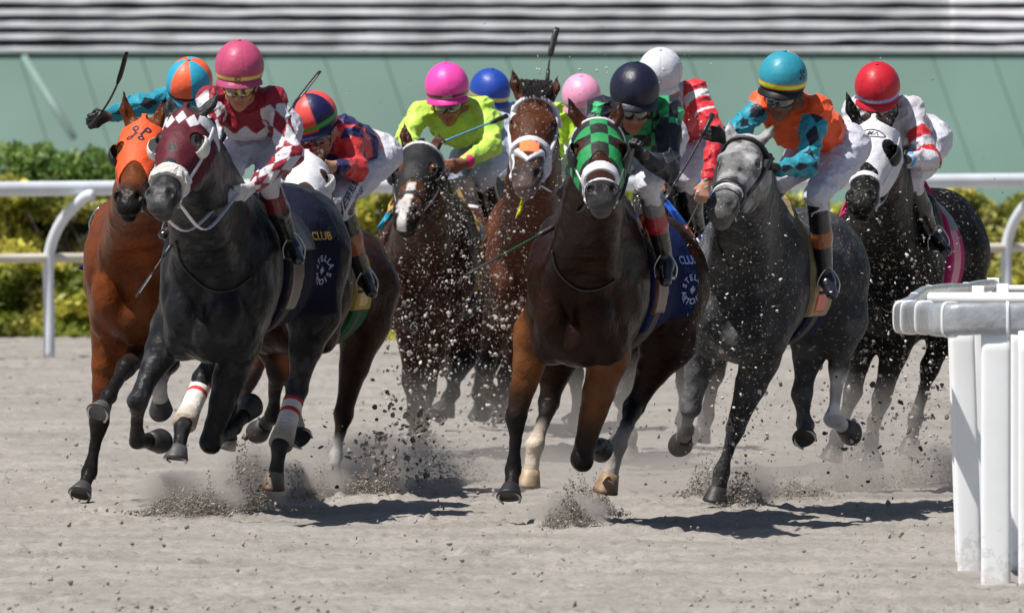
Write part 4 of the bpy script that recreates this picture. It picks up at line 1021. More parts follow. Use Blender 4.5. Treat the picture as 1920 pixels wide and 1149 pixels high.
def pmono(s=1.):
    out = []
    for (cx, cy, an) in ((-.5, .5, .5), (.55, .45, -.35), (-.55, -.45, 2.8), (.45, -.55, 3.6)):
        R2 = np.array([[math.cos(an), -math.sin(an)], [math.sin(an), math.cos(an)]])
        st = [(0, -.5), (0, .5)]; bw = [(0, .5), (.25, .52), (.4, .38), (.36, .14), (.18, .04), (0, .06)]
        out += [[tuple(np.array([cx, cy]) * .62 + R2 @ (np.array(q) * .8)) for q in ln] for ln in (st, catmull2(bw))]
    out.append([(-.7, -.5), (.7, .5)]); out.append([(-.6, .55), (.65, -.5)]); return out
def catmull2(p): return [tuple(q[:2]) for q in catmull([(a, b, 0) for a, b in p], 4)]
def hood_obj(hd):
    for o in hd['root'].children:
        if o.name.startswith('hood'): return o
decal('monogram', stroke_mesh(pmono(), .13), hood_obj(hA), hA['H'](-.005, .125, .03), hA['l'], -hA['a'], NAVY, scale=.072)
saddlery(hA, cloth=(.07, .03, .16), edge=None, flap=(.02, .02, .02))
# B : dark grey, maroon hood
def colB(v, c, hl, ha, hn, ih):
    m = fbm(v[:, 0] * 20, v[:, 1] * 20, v[:, 2] * 13, 4, 3); k = sstep(.0, .8, m)[:, None] * .7
    c = c * (1 - k) + np.minimum(c * 3.2, .08) * k
    mz = (ih & (ha > .47)); t = (sstep(.0, .5, m)[:, None] * .6)
    return np.where(mz[:, None], c * (1 - t) + V(.08, .08, .085) * t, c)
HS['B'] = horse(dict(et=[(318,178),(410,174)], label='dark grey racehorse in a maroon hood with white diamonds and fleece noseband', Y=79.7, h=.0095, coat=GREYD, belly=(.016, .016, .017), head=(.030, .031, .034), muzcol=(.026, .026, .028), lipcol=(.07, .07, .07), dark=(.016, .016, .018), g=1.02, blen=1.45,
    chest=(402, 545), rump=(538, 450), poll=(352, 220, -.80), muz=(306, 366), yaw=-.35, roll=.0, neck=1.04, colx=colB, mane=(.02, .02, .022), maneside=-1,
    legs=[dict(k='f', side=-1, p=[(325, 610), (258, 752, -1), (256, 826, 1), (294, 826, 1)], low=(.018, .018, .020), brk=.7, hoof=(.02, .02, .02), top=(.018, .018, .020)),
          dict(k='f', side=1, p=[(450, 640), (395, 832, -1), (438, 800, 1), (470, 766, 1)], low=(.012, .012, .014), brk=.7, hoof=(.02, .02, .02), top=(.014, .014, .016)),
          dict(k='h', side=-1, p=[(455, 590), (380, 712, 0), (342, 800, -1), (331, 862, -1)], low=(.014, .014, .015), wrap=(.08, .92), hoof=(.07, .07, .072)),
          dict(k='h', side=1, p=[(588, 585), (556, 730, 0), (524, 838, -1), (512, 916, -1)], low=(.03, .03, .033), wrap=(.18, .96), hoof=(.17, .14, .11), hoof2=(.10, .055, .025))]))
hB = HS['B']
def colBh(x, y, z):
    c = T(len(x), MAR)
    for dx in (-.052, 0, .052):
        d = np.abs(x - dx) / .027 + np.abs(y - .075 - .25 * np.abs(dx)) / .042; c[d < 1] = WHT
    e = np.abs(np.abs(x) - .080) + 0 * y; c[(np.abs(x) > .072) & (np.abs(y - .045) < .035)] = WHT
    return c
hood(hB, colBh, a1=.335, side=.06); blinkers(hB, (.66, .65, .62))
noseband(hB, .375, .012, WHT, off=.012); cheekstraps(hB, WHT, w=.011, a1=.52, off=.010); bit(hB)
hB['shell']('fleece_noseband', .026, lambda x, y, z: np.maximum(np.abs(y - .415) - .027, -.07 - z), M['fleece'], (.62, .6, .57), noise=(.007, 55))
# C : bay in white hood, hidden behind
HS['C'] = horse(dict(et=[(556,262),(598,268)], label='bay racehorse half hidden behind the dark grey horse, green and yellow saddle cloth', Y=83.4, h=.013, coat=(.022, .0085, .005), belly=(.018, .008, .005), head=(.06, .03, .02), dark=(.012, .010, .010), blen=1.5,
    chest=(555, 540), rump=(634, 520), poll=(574, 306, -.75), muz=(570, 392), yaw=.2, neck=.9,
    legs=[dict(k='f', side=-1, p=[(500, 620), (520, 700, 0), (512, 780, 1), (488, 806, 1)], low=(.02, .018, .018)),
          dict(k='f', side=1, p=[(548, 640), (554, 735, 0), (556, 800, 1), (568, 824, -1)], top=(.20, .07, .025), low=(.03, .02, .015), sock=((.5, .48, .45), .7), hoof=(.03, .03, .03)),
          dict(k='h', side=-1, p=[(520, 600), (470, 700, 0), (440, 790, 0), (425, 830, 0)], top=(.14, .05, .02), low=(.04, .03, .03)),
          dict(k='h', side=1, p=[(682, 610), (645, 775, 0), (630, 855, 0), (622, 898, -1)], low=(.018, .010, .008), sock=((.46, .45, .43), .4), hoof=(.2, .19, .18))]))
hC = HS['C']; hood(hC, lambda x, y, z: T(len(x), WHT), a1=.33); blinkers(hC, (.6, .6, .6)); noseband(hC, .40, .014, WHT); bit(hC)
saddlery(hC, cloth=(.008, .10, .035), flap=(.5, .34, .08), tree=(.5, .34, .08), towel=(.45, .32, .08))
# D : dark bay with broken blaze, black hood
def colD(v, c, hl, ha, hn, ih):
    m = ih & (np.abs(hl + .012 * (ha - .3) / .2) < .020) & (ha > .33) & (hn > -.03) & ~((ha > .395) & (ha < .415)); c[m] = V(.62, .60, .58)
    m2 = ih & (hl < .01) & (hl > -.055) & (ha > .45) & (ha < .545) & (hn > -.02); c[m2] = V(.55, .53, .52); return c
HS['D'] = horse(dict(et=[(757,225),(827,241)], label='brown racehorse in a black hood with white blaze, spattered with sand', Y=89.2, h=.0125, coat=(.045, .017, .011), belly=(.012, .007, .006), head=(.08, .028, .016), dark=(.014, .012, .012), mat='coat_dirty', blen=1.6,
    chest=(795, 505), rump=(872, 480), poll=(790, 284, -.95), muz=(766, 395), yaw=-.1, roll=-.05, colx=colD, hs=1.12,
    legs=[dict(k='f', side=-1, p=[(773, 600), (770, 715, 0), (776, 780, 1), (786, 800, 1)]), dict(k='f', side=1, p=[(815, 605), (801, 735, 0), (788, 812, 0), (787, 848, -1)]),
          dict(k='h', side=-1, p=[(850, 600), (838, 680, 0), (850, 735, -1), (820, 778, -1)]), dict(k='h', side=1, p=[(893, 590), (882, 665, 0), (842, 745, -1), (815, 785, -1)])]))
hD = HS['D']; hood(hD, lambda x, y, z: T(len(x), (.012, .012, .014)), a1=.30, side=.05, eye=(.022, .050), eyeo=-.01); blinkers(hD, (.012, .012, .014)); browband(hD, WHT, .02, .010, off=.010)
noseband(hD, .405, .012, (.02, .018, .018)); cheekstraps(hD, WHT, w=.009, z0=-.07, a1=.52); bit(hD)
saddlery(hD, cloth=(.012, .014, .03), towel=(.50, .32, .12), flap=(.02, .30, .48), tree=(.02, .02, .02))
# E : black, almost hidden
HS['E'] = horse(dict(label='dark racehorse mostly hidden behind flying sand in the middle of the field', Y=94, h=.016, coat=(.008, .007, .006), head=(.02, .015, .014), mat='coat_dirty', chest=(915, 490), rump=(955, 480), poll=(900, 320, -.7), muz=(880, 425),
    legs=[dict(k='f', side=-1, p=[(880, 590), (858, 690, 0), (845, 740, 0), (838, 765, 0)]), dict(k='f', side=1, p=[(930, 590), (905, 680, 0), (895, 740, 1), (905, 765, 1)]),
          dict(k='h', side=-1, p=[(930, 580), (925, 670, 0), (905, 745, 0), (898, 775, 0)]), dict(k='h', side=1, p=[(985, 580), (975, 670, 0), (960, 740, 0), (955, 770, 0)])]))
saddlery(HS['E'], cloth=(.012, .014, .04)); bit(HS['E']); noseband(HS['E'], .4, .014, WHT)
# F : bay with white sheepskin noseband and orange pad
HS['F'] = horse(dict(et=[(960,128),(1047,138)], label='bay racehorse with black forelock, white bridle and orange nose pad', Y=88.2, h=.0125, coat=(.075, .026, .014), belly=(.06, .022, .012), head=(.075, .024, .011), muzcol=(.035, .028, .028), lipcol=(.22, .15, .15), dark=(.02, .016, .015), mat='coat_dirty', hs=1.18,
    chest=(995, 500), rump=(1065, 480), poll=(1005, 190, -.95), muz=(990, 314), yaw=.0, forelock=True,
    legs=[dict(k='f', side=-1, p=[(940, 600), (910, 690, -1), (918, 735, 1), (935, 742, 1)]), dict(k='f', side=1, p=[(985, 600), (948, 705, 0), (942, 750, 0), (942, 775, 0)]),
          dict(k='h', side=-1, p=[(1050, 600), (1078, 700, 0), (1085, 770, 0), (1080, 805, 0)]), dict(k='h', side=1, p=[(1110, 600), (1130, 700, 0), (1100, 760, 0), (1075, 790, 0)])]))
hF = HS['F']; browband(hF, WHT, .05, .012, off=.012); cheekstraps(hF, WHT, w=.011, z0=-.03, a1=.52, off=.012); noseband(hF, .335, .016, WHT, off=.018); bit(hF)
hF['shell']('nose_pad', .016, lambda x, y, z: np.maximum(np.maximum(np.abs(y - .385) - .036, -.01 - z), np.abs(x) - .045), M['cloth'], (.85, .25, .10))
saddlery(hF, cloth=(.012, .014, .05), flap=(.6, .5, .1), tree=(.55, .45, .3))
hF['shell']('halter_strap', .016, lambda x, y, z: np.maximum(np.maximum(np.abs(np.abs(x) * 1.6 + (y - .48)) - .018, -.03 - z), np.abs(y - .44) - .06), M['strap'], WHT)
# G : dark bay, green and black checked hood
HS['G'] = horse(dict(et=[(1066,183),(1163,192)], label='dark bay racehorse in a green and black checkered hood, front centre', Y=78.2, h=.0095, coat=DBAY, belly=(.015, .006, .004), head=(.045, .016, .009), muzcol=(.016, .015, .016), lipcol=(.08, .08, .085), dark=(.010, .009, .009), g=1.02, blen=1.45,
    chest=(1092, 552), rump=(1207, 505), poll=(1121, 242, -.85), muz=(1128, 362), yaw=.05, neck=1.0,
    legs=[dict(k='f', side=-1, p=[(1003, 625), (969, 781, 0), (962, 880, 0), (956, 935, -1)], top=(.15, .055, .018), low=(.012, .010, .010), brk=.8, hoof=(.02, .02, .022)),
          dict(k='f', side=1, p=[(1140, 665), (1090, 862, -1), (1113, 838, 1), (1126, 834, 1)], top=(.13, .05, .018), low=(.010, .009, .009), brk=.9, hoof=(.02, .02, .02)),
          dict(k='h', side=-1, p=[(1045, 650), (1029, 755, 0), (1003, 835, -1), (991, 910, -1)], low=(.014, .011, .010), sock=((.55, .47, .38), .3), hoof=(.40, .30, .2), hoof2=(.34, .24, .15)),
          dict(k='h', side=1, p=[(1252, 640), (1190, 762, 0), (1159, 835, -1), (1136, 922, -1)], low=(.012, .010, .010), sock=((.34, .31, .28), .3), hoof=(.26, .16, .09), hoof2=(.16, .085, .04))]))
hG = HS['G']
def colGh(x, y, z):
    c = T(len(x), (.012, .014, .014)); i = np.floor((x + .038) / .076).astype(int); j = np.floor((y + .02 - .22 * np.abs(x)) / .078).astype(int); c[(i + j) % 2 == 0] = GRN; return c
hood(hG, colGh, a1=.275, side=.10, eye=(.030, .042)); blinkers(hG, (.012, .014, .014), size=(.022, .062, .060), zc=-.01)
noseband(hG, .375, .030, WHT, off=.010); cheekstraps(hG, WHT, w=.010, a1=.52, z0=-.05, off=.010); noseband(hG, .49, .008, WHT, off=.006); bit(hG); browband(hG, WHT, .02, .008, off=.010)
# H : dark horse hidden behind
HS['H'] = horse(dict(label='dark racehorse almost hidden between the checkered hood horse and light grey horse', Y=86, h=.014, coat=(.008, .007, .007), head=(.02, .018, .018), mat='coat_dirty', chest=(1262, 505), rump=(1320, 470), poll=(1228, 330, -.3), muz=(1225, 450),
    legs=[dict(k='f', side=-1, p=[(1175, 620), (1165, 740, 0), (1182, 815, 0), (1180, 850, 0)], low=(.06, .058, .058)), dict(k='f', side=1, p=[(1290, 620), (1285, 720, 0), (1280, 790, 1), (1290, 810, 1)], low=(.05, .05, .05)),
          dict(k='h', side=-1, p=[(1240, 620), (1190, 700, 0), (1170, 780, 0), (1165, 815, 0)], low=(.06, .06, .06)), dict(k='h', side=1, p=[(1360, 600), (1340, 700, 0), (1325, 780, 0), (1315, 815, 0)], low=(.08, .075, .07))]))
saddlery(HS['H'], cloth=(.012, .014, .05), towel=(.06, .20, .62), flap=(.06, .20, .62)); bit(HS['H'])
# I : light grey
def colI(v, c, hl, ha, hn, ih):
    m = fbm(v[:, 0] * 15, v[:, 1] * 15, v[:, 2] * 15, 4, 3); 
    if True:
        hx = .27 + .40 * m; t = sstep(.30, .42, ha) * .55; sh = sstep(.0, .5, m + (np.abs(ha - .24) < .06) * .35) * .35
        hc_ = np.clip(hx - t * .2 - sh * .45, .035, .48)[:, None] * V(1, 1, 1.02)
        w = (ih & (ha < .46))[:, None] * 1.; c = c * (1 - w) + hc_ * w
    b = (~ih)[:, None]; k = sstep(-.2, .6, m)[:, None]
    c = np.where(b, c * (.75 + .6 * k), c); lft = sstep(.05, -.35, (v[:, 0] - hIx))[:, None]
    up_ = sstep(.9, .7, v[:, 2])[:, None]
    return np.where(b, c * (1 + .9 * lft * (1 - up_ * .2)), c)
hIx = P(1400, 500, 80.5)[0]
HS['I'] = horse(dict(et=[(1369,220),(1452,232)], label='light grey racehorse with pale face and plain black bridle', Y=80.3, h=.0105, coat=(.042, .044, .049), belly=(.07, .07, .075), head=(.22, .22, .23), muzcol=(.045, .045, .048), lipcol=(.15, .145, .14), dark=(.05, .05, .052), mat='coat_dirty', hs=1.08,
    chest=(1395, 550), rump=(1512, 490), poll=(1400, 270, -.9), muz=(1356, 384), yaw=-.35, roll=-.12, colx=colI, mane=(.03, .03, .032), maneside=-1,
    legs=[dict(k='f', side=-1, p=[(1322, 640), (1294, 765, 0), (1286, 806, 1), (1281, 828, 1)], low=(.07, .07, .075)), dict(k='f', side=1, p=[(1425, 675), (1378, 805, 0), (1352, 885, 0), (1343, 930, 0)], top=(.06, .06, .065), low=(.03, .03, .032)),
          dict(k='h', side=-1, p=[(1525, 610), (1504, 738, 0), (1509, 795, 0), (1512, 826, -1)], low=(.05, .05, .053)), dict(k='h', side=1, p=[(1578, 600), (1573, 690, 0), (1561, 785, 0), (1592, 806, 1)], top=(.06, .06, .065), low=(.03, .03, .032), sock=((.72, .72, .73), .7), hoof=(.06, .055, .05))]))
hI = HS['I']; noseband(hI, .385, .013, (.014, .013, .014), off=.009); noseband(hI, .465, .006, (.014, .013, .014), off=.006, tilt=.3); cheekstraps(hI, (.014, .013, .014), w=.011, a1=.52, off=.009); browband(hI, (.014, .013, .014), .045, .009); bit(hI)
hI['shell']('white_nose_strap', .006, lambda x, y, z: np.maximum(np.abs(y - .412) - .008, -.02 - z), M['strap'], WHT)
saddlery(hI, cloth=(.010, .013, .035), cloth2=(.012, .015, .04), towel=(.42, .34, .20), flap=(.60, .07, .02), a0=-.80, tree=(.02, .02, .03))
# J : black, white hood
HS['J'] = horse(dict(et=[(1586,172),(1684,182)], label='black racehorse in a white hood, at the right end of the field', Y=83.4, h=.011, coat=(.006, .0055, .0055), belly=(.007, .0065, .006), head=(.007, .0065, .0065), muzcol=(.010, .010, .010), dark=(.010, .009, .009), mat='coat_dirty',
    chest=(1664, 505), rump=(1742, 450), poll=(1640, 240, -.9), muz=(1618, 366), yaw=-.2, blen=1.45, hs=1.10,
    legs=[dict(k='f', side=-1, p=[(1620, 610), (1600, 735, 0), (1572, 815, 0), (1562, 850, 0)], low=(.05, .048, .046)), dict(k='f', side=1, p=[(1690, 610), (1652, 750, 0), (1634, 825, 0), (1636, 865, 0)], low=(.05, .048, .046)),
          dict(k='h', side=-1, p=[(1690, 600), (1668, 700, 0), (1640, 790, 0), (1630, 830, 0)], low=(.06, .058, .055)), dict(k='h', side=1, p=[(1788, 590), (1744, 686, 0), (1718, 783, 0), (1705, 848, -1)], low=(.012, .011, .011), sock=((.10, .095, .09), .3), hoof=(.10, .095, .09))]))
hJ = HS['J']
def colJh(x, y, z):
    c = T(len(x), WHT); return c
hood(hJ, colJh, a1=.325, side=.10, eye=(.038, .056)); blinkers(hJ, (.012, .012, .013)); noseband(hJ, .40, .016, WHT, off=.009); cheekstraps(hJ, WHT, w=.012, a1=.52, off=.009); bit(hJ)
oval = [(math.cos(t) * 1.0, math.sin(t) * .46) for t in np.linspace(0, 6.2832, 40)]
mm = [[(-.55, -.22), (-.50, .22), (-.28, -.18), (-.05, .24), (.12, -.22)], [(-.20, -.24), (-.02, .22), (.25, -.20), (.45, .24), (.55, -.2)], [(-.1, -.22), (.20, .22)]]
decal('hood_emblem', stroke_mesh([oval] + mm, .085), hood_obj(hJ), hJ['H'](.0, .13, .03), hJ['l'], -hJ['a'], (.012, .012, .015), scale=.074)
saddlery(hJ, cloth=(.012, .014, .035), towel=(.40, .03, .14), flap=(.50, .05, .17), edge=None)
# saddle cloths with lettering
saddlery(hB, cloth=(.010, .012, .026), flap=(.035, .02, .014), tree=(.025, .02, .02), a0=-1.09, drop=-.13)
saddlery(hG, cloth=(.008, .014, .065), flap=(.10, .03, .018), tree=(.02, .02, .02), a0=-1.06, drop=-.12)

flapping(hA, [(228, 425), (205, 445), (178, 470), (146, 503), (172, 516), (212, 505), (232, 470)], 82.9, (.06, .025, .14))
flapping(hD, [(742, 372), (724, 400), (706, 428), (716, 432), (740, 402), (750, 382)], 89.3, (.02, .30, .48), name='saddle_pad')
flapping(hD, [(738, 368), (728, 384), (726, 400), (742, 398), (750, 380)], 89.25, (.50, .32, .12), name='saddle_pad')
flapping(HS['E'], [(938, 330), (952, 348), (968, 372), (980, 392), (974, 372), (962, 344), (948, 328)], 93.3, (.55, .50, .36), name='saddle_pad')
flapping(HS['E'], [(978, 372), (972, 392), (966, 410), (976, 400), (982, 380)], 87.2, (.75, .68, .02), name='saddle_pad')
flapping(hG, [(1055, 398), (1035, 430), (1008, 470), (990, 500), (1000, 520), (1035, 505), (1060, 450)], 79.3, (.01, .018, .09))
flapping(hG, [(1057, 400), (1042, 425), (1025, 455), (1030, 460), (1050, 432), (1064, 408)], 79.2, (.05, .12, .55), name='saddle_pad')
flapping(HS['H'], [(1236, 356), (1250, 372), (1270, 396), (1288, 420), (1280, 426), (1260, 404), (1240, 376)], 85.2, (.05, .18, .68), name='saddle_pad')
flapping(HS['H'], [(1288, 420), (1304, 444), (1296, 452), (1278, 428)], 85.15, (.65, .22, .12), name='saddle_pad')
fl_ = flapping(hI, [(1342, 430), (1318, 436), (1298, 452), (1300, 474), (1322, 468), (1344, 462)], 81.2, (.010, .014, .05))
flapping(hI, [(1344, 452), (1326, 462), (1310, 470), (1314, 484), (1332, 482), (1346, 474)], 81.15, (.75, .07, .03))
decal('lettering', text_mesh('CLUB', .06, .001), fl_, P(1320, 451, 81.0), V(.85, 0, .5), V(-.5, 0, .85), (.6, .6, .7), parent=fl_, lift=.004)
flapping(hJ, [(1588, 372), (1578, 392), (1572, 410), (1582, 412), (1594, 388)], 84.4, (.42, .04, .15), name='saddle_pad')
strap_on(hG, [(1037, 470), (1043, 500), (1062, 526), (1092, 543), (1125, 540), (1152, 524)])
strap_on(hB, [(330, 452), (345, 500), (390, 540), (430, 545), (470, 520)], w=.005)
strap_on(hI, [(1342, 440), (1350, 470), (1366, 500)], w=.005)

flapping(hB, [(466, 372), (482, 392), (500, 416), (512, 436), (520, 424), (506, 396), (488, 374)], 80.1, (.62, .55, .45), name='saddle_pad')
flapping(hB, [(512, 436), (518, 462), (526, 458), (522, 426)], 80.15, (.30, .10, .04), name='saddle_pad')
flapping(hG, [(1196, 404), (1206, 440), (1216, 472), (1226, 470), (1216, 430), (1206, 400)], 78.85, (.32, .11, .06), name='saddle_pad')
# ------------------------------------------------------------------ the ten riders
def plain(c): return lambda i: T(i['n'], c)
def hplain(c, band=None, bz=(-.035, -.018), seam=None):
    def f(b, z, r):
        if band is not None and bz[0] < z < bz[1]: return band
        if seam is not None and abs(((b + 15) % 60) - 30) < 2 and z > -.02: return tuple(V(*c) * seam)
        return tuple(c)
    return f
RD = {}
LEG = dict()
# B maroon with white diamonds
def jB(i):
    c = T(i['n'], (.26, .012, .03)); m = i['arm'] > 0
    s = i['along'] / .155; a = i['ang'] / 1.5 + .5
    d = (np.floor(s + a) + np.floor(s - a)) % 2 == 0; c[m & d & (i['t'] > .15)] = WHT
    hem = (i['arm'] == 0) & (i['py'] > 236 + 16 * np.abs(((i['px'] / 20) % 2) - 1)); c[hem] = WHT
    sh = (i['arm'] == 1) & (i['t'] < .6) & (i['px'] < 392); c[sh] = WHT
    return c
RD['B'] = rider(dict(label='jockey in maroon silks with white diamond sleeves and rose helmet', Y=79.7, hel=(449, 124), look=(-3, 14, 0), sL=(396, 188, .12), sR=(512, 190, .12), eL=(394, 285, -.1), wL=(408, 345, -.35), hL=(425, 368, -.42), eR=(544, 292, -.02), wR=(474, 350, -.28), hR=(446, 364, -.36),
    glL=(.5, .5, .5), glR=(.55, .56, .57), gripL=(1, 0, 0), gripR=(0, 0, 1), pel=(500, 232, .52), kL=(432, 318, .12), kR=(500, 332, .16), aL=(338, 425, .55), tL=(308, 440, .40), aR=(545, 458, .42), tR=(560, 488, .26),
    skin=(.46, .22, .13), jacket=jB, pants=(.58, .58, .66), bootcuff=(.12, .012, .02), cf0=.2, cf1=.46, peak=PINKD, helmet=hplain((.50, .075, .17), (.80, .62, .10), (-.042, -.022), .85), lens=((.02, .02, .02), (.75, .20, .03), (.70, .55, .05)), hb=.0052))
band_text(RD['B'], 'JO', .030, -.032, (.12, .09, .03))
# A orange and teal
def hA_(b, z, r):
    if z < -.030 and z > -.046: return (.01, .01, .012)
    k = int(math.floor((b + 210) / 60)) % 2
    return (.85, .13, .05) if k else (.03, .34, .50)
def jA(i):
    c = T(i['n'], (.85, .13, .04)); m = i['arm'] > 0; c[m] = TEAL
    d = np.abs(((i['along'] / .14) % 1) - .5) * 2 + np.abs(i['ang']) / .9; c[m & (d < .8)] = (.012, .015, .03); return c
RD['A'] = rider(dict(label='jockey in teal and orange silks raising a whip, far left', Y=82.3, hel=(355, 153), look=(-20, 28, -8), sL=(318, 188, .12), sR=(420, 205, .15), eL=(262, 198, -.05), wL=(206, 216, -.15), hL=(176, 228, -.2), eR=(430, 300, 0), wR=(330, 360, -.2), hR=(300, 380, -.3), hs=.96,
    gloves=(.012, .012, .014), gripL=(.1, 0, 1), pel=(400, 255, .55), kL=(310, 330, .1), kR=(400, 330, .15), aL=(196, 412, .5), tL=(176, 436, .34), aR=(420, 430, .4), tR=(420, 460, .3), jacket=jA, helmet=hA_, bootcuff=(.2, .06, .02), peak=(.02, .25, .38), boot=(.015, .02, .05)))
# C coral red with navy
def hC_(b, z, r):
    if -.034 < z < -.014: return (.05, .35, .06)
    return (.78, .08, .07) if int(math.floor((b + 200) / 60)) % 2 else (.014, .014, .07)
def jC(i):
    c = T(i['n'], (.66, .05, .05)); d = i['rel'][:, 1] * .9 - i['rel'][:, 2] * .0; k = (np.floor((d + .02) / .10) % 2 == 1) & (i['arm'] == 0); c[k] = (.02, .016, .09); c[(i['arm'] > 0) & (i['t'] > 1.72)] = (.02, .016, .09)
    c[(i['arm'] > 0) & (i['t'] < .3) & (i['t'] > .08)] = (.02, .016, .09); return c
RD['C'] = rider(dict(label='jockey in red and navy silks with white printed breeches, head bowed', Y=83.25, hel=(588, 217), look=(-28, 26, 10), sL=(600, 262, .1), sR=(652, 245, .15), eL=(560, 315, -.1), wL=(572, 320, -.2), hL=(585, 326, -.28), eR=(668, 318, .05), wR=(630, 312, -.12), hR=(600, 314, -.2), hs=.98,
    skin=(.46, .25, .16), gripR=(0, 0, 1), pel=(690, 285, .62), kL=(590, 350, .1), kR=(637, 372, .05), aL=(560, 460, .3), tL=(560, 480, .2), aR=(682, 520, .35), tR=(697, 550, .2), jacket=jC, helmet=hC_, pants=(.60, .60, .68), bootcuff=(.24, .07, .03), cf0=.42, cf1=.66, peak=(.02, .016, .08)))
# D lime with hot pink
def jD(i):
    c = T(i['n'], (.52, .80, .11)); return c
RD['D'] = rider(dict(label='jockey in plain lime yellow silks with hot pink helmet', Y=88.9, hel=(838, 161), look=(-2, 12, 4), sL=(790, 212, .1), sR=(905, 205, .12), eL=(762, 255, .0), wL=(775, 290, -.25), hL=(792, 305, -.3), eR=(922, 272, .0), wR=(872, 304, -.2), hR=(846, 312, -.26), skin=(.30, .12, .07),
    gripR=(0, 0, 1), pel=(930, 250, .6), kL=(850, 330, .15), kR=(905, 325, .12), aL=(800, 420, .4), tL=(790, 440, .3), aR=(930, 430, .4), tR=(940, 450, .25), jacket=jD, helmet=hplain((.85, .07, .40), (.10, .02, .06), (-.044, -.022)), pants=(.42, .46, .60), cuff=(.80, .04, .22), peak=(.7, .05, .32), lens=((.02, .02, .025), (.12, .10, .10))))
band_text(RD['D'], 'SAEZ', .024, -.033, (.55, .50, .50), ang=2)
# E blue helmet
RD['E'] = rider(dict(label='jockey with blue helmet and pale silks behind the lime jockey', Y=93.8, hel=(919, 168), look=(25, 16, 0), sL=(880, 215, .1), sR=(965, 215, .1), eL=(870, 290, 0), wL=(885, 330, -.2), hL=(895, 345, -.25), eR=(975, 290, 0), wR=(930, 330, -.2), hR=(915, 345, -.25), hs=.95, hb=.007, hj=.008,
    pel=(960, 255, .5), kL=(890, 330, .1), kR=(940, 330, .1), aL=(880, 430, .3), tL=(875, 450, .2), aR=(965, 425, .3), tR=(970, 445, .2), jacket=plain((.50, .56, .72)), helmet=hplain((.015, .06, .36), (.6, .5, .08), (-.040, -.018)), pants=(.6, .62, .7), peak=(.015, .06, .36)))
# F pale pink helmet, neon silks
RD['F'] = rider(dict(label='jockey with pale pink helmet and neon yellow silks, mostly hidden', Y=90.3, hel=(1090, 178), look=(8, 26, 4), sL=(1045, 215, .1), sR=(1140, 225, .1), eL=(1035, 280, 0), wL=(1030, 330, -.2), hL=(1030, 345, -.3), eR=(1150, 300, 0), wR=(1110, 330, -.2), hR=(1095, 345, -.3), hs=.90, hb=.007,
    pel=(1120, 265, .5), kL=(1050, 340, .1), kR=(1100, 340, .1), aL=(1040, 430, .3), tL=(1035, 450, .2), aR=(1120, 430, .3), tR=(1125, 450, .2), jacket=plain((.50, .78, .05)), helmet=hplain((.82, .34, .52), (.20, .28, .62), (-.040, -.024)), peak=(.8, .33, .5)))
# G black with green checks
def jG(i):
    c = T(i['n'], (.011, .013, .024)); w = .085; x = i['rel'][:, 0]; z = i['rel'][:, 2] - i['rel'][:, 1] * .6
    k = ((np.floor((x + .02) / w) + np.floor(z / w)) % 2 == 0) & (i['arm'] == 0) & ((i['py'] > 225) | (i['px'] > 1225)); c[k] = (.03, .33, .12); q = (i['arm'] > 0) & (i['t'] < .30) & ((np.floor(i['along'] / .07) + np.floor(i['ang'] / .8)) % 2 == 0); c[q] = (.03, .36, .13); return c
RD['G'] = rider(dict(label='jockey in black silks with green checks and navy helmet', Y=78.35, hel=(1190, 166), look=(6, 14, -3), sL=(1128, 205, .12), sR=(1254, 208, .12), eL=(1100, 275, .0), wL=(1075, 330, -.1), hL=(1060, 360, -.1), eR=(1254, 318, -.04), wR=(1208, 296, -.26), hR=(1188, 280, -.34),
    gloves=(.012, .012, .014), pel=(1222, 250, .52), kL=(1150, 330, .1), kR=(1215, 345, .12), aL=(1050, 430, .5), tL=(1040, 450, .4), aR=(1248, 490, .38), tR=(1248, 528, .22), jacket=jG, helmet=hplain((.012, .014, .035), None, seam=.7), pants=(.58, .58, .64), kneecol=(.16, .16, .165), bootcuff=(.30, .015, .03), cf0=.36, cf1=.58, skin=(.36, .15, .09), peak=(.012, .013, .022), lens=((.015, .015, .02), (.14, .13, .07))))
# H white helmet, red silks with white stripes
def jH(i):
    c = T(i['n'], (.60, .03, .045)); c[(i['arm'] == 2) & (i['t'] < .5) & (np.abs(((i['along'] / .115) % 1) - .5) < .22)] = WHT
    c[(i['arm'] == 0) & (i['rel'][:, 0] < .06)] = WHT; return c
RD['H'] = rider(dict(label='jockey in red silks with white shoulder stripes and white helmet', Y=85.6, hel=(1238, 134), look=(-14, 26, -6), sL=(1210, 190, .1), sR=(1300, 172, .12), eL=(1200, 280, 0), wL=(1220, 330, -.2), hL=(1230, 345, -.25), eR=(1345, 262, -.05), wR=(1326, 338, -.18), hR=(1318, 364, -.2), hs=.97,
    skin=(.50, .26, .17), pel=(1290, 260, .5), kL=(1230, 340, .1), kR=(1285, 330, .1), aL=(1220, 430, .3), tL=(1215, 450, .2), aR=(1310, 440, .35), tR=(1320, 460, .25), jacket=jH, helmet=hplain((.64, .66, .72), None, seam=.8), pants=(.60, .60, .67), peak=(.7, .72, .78)))
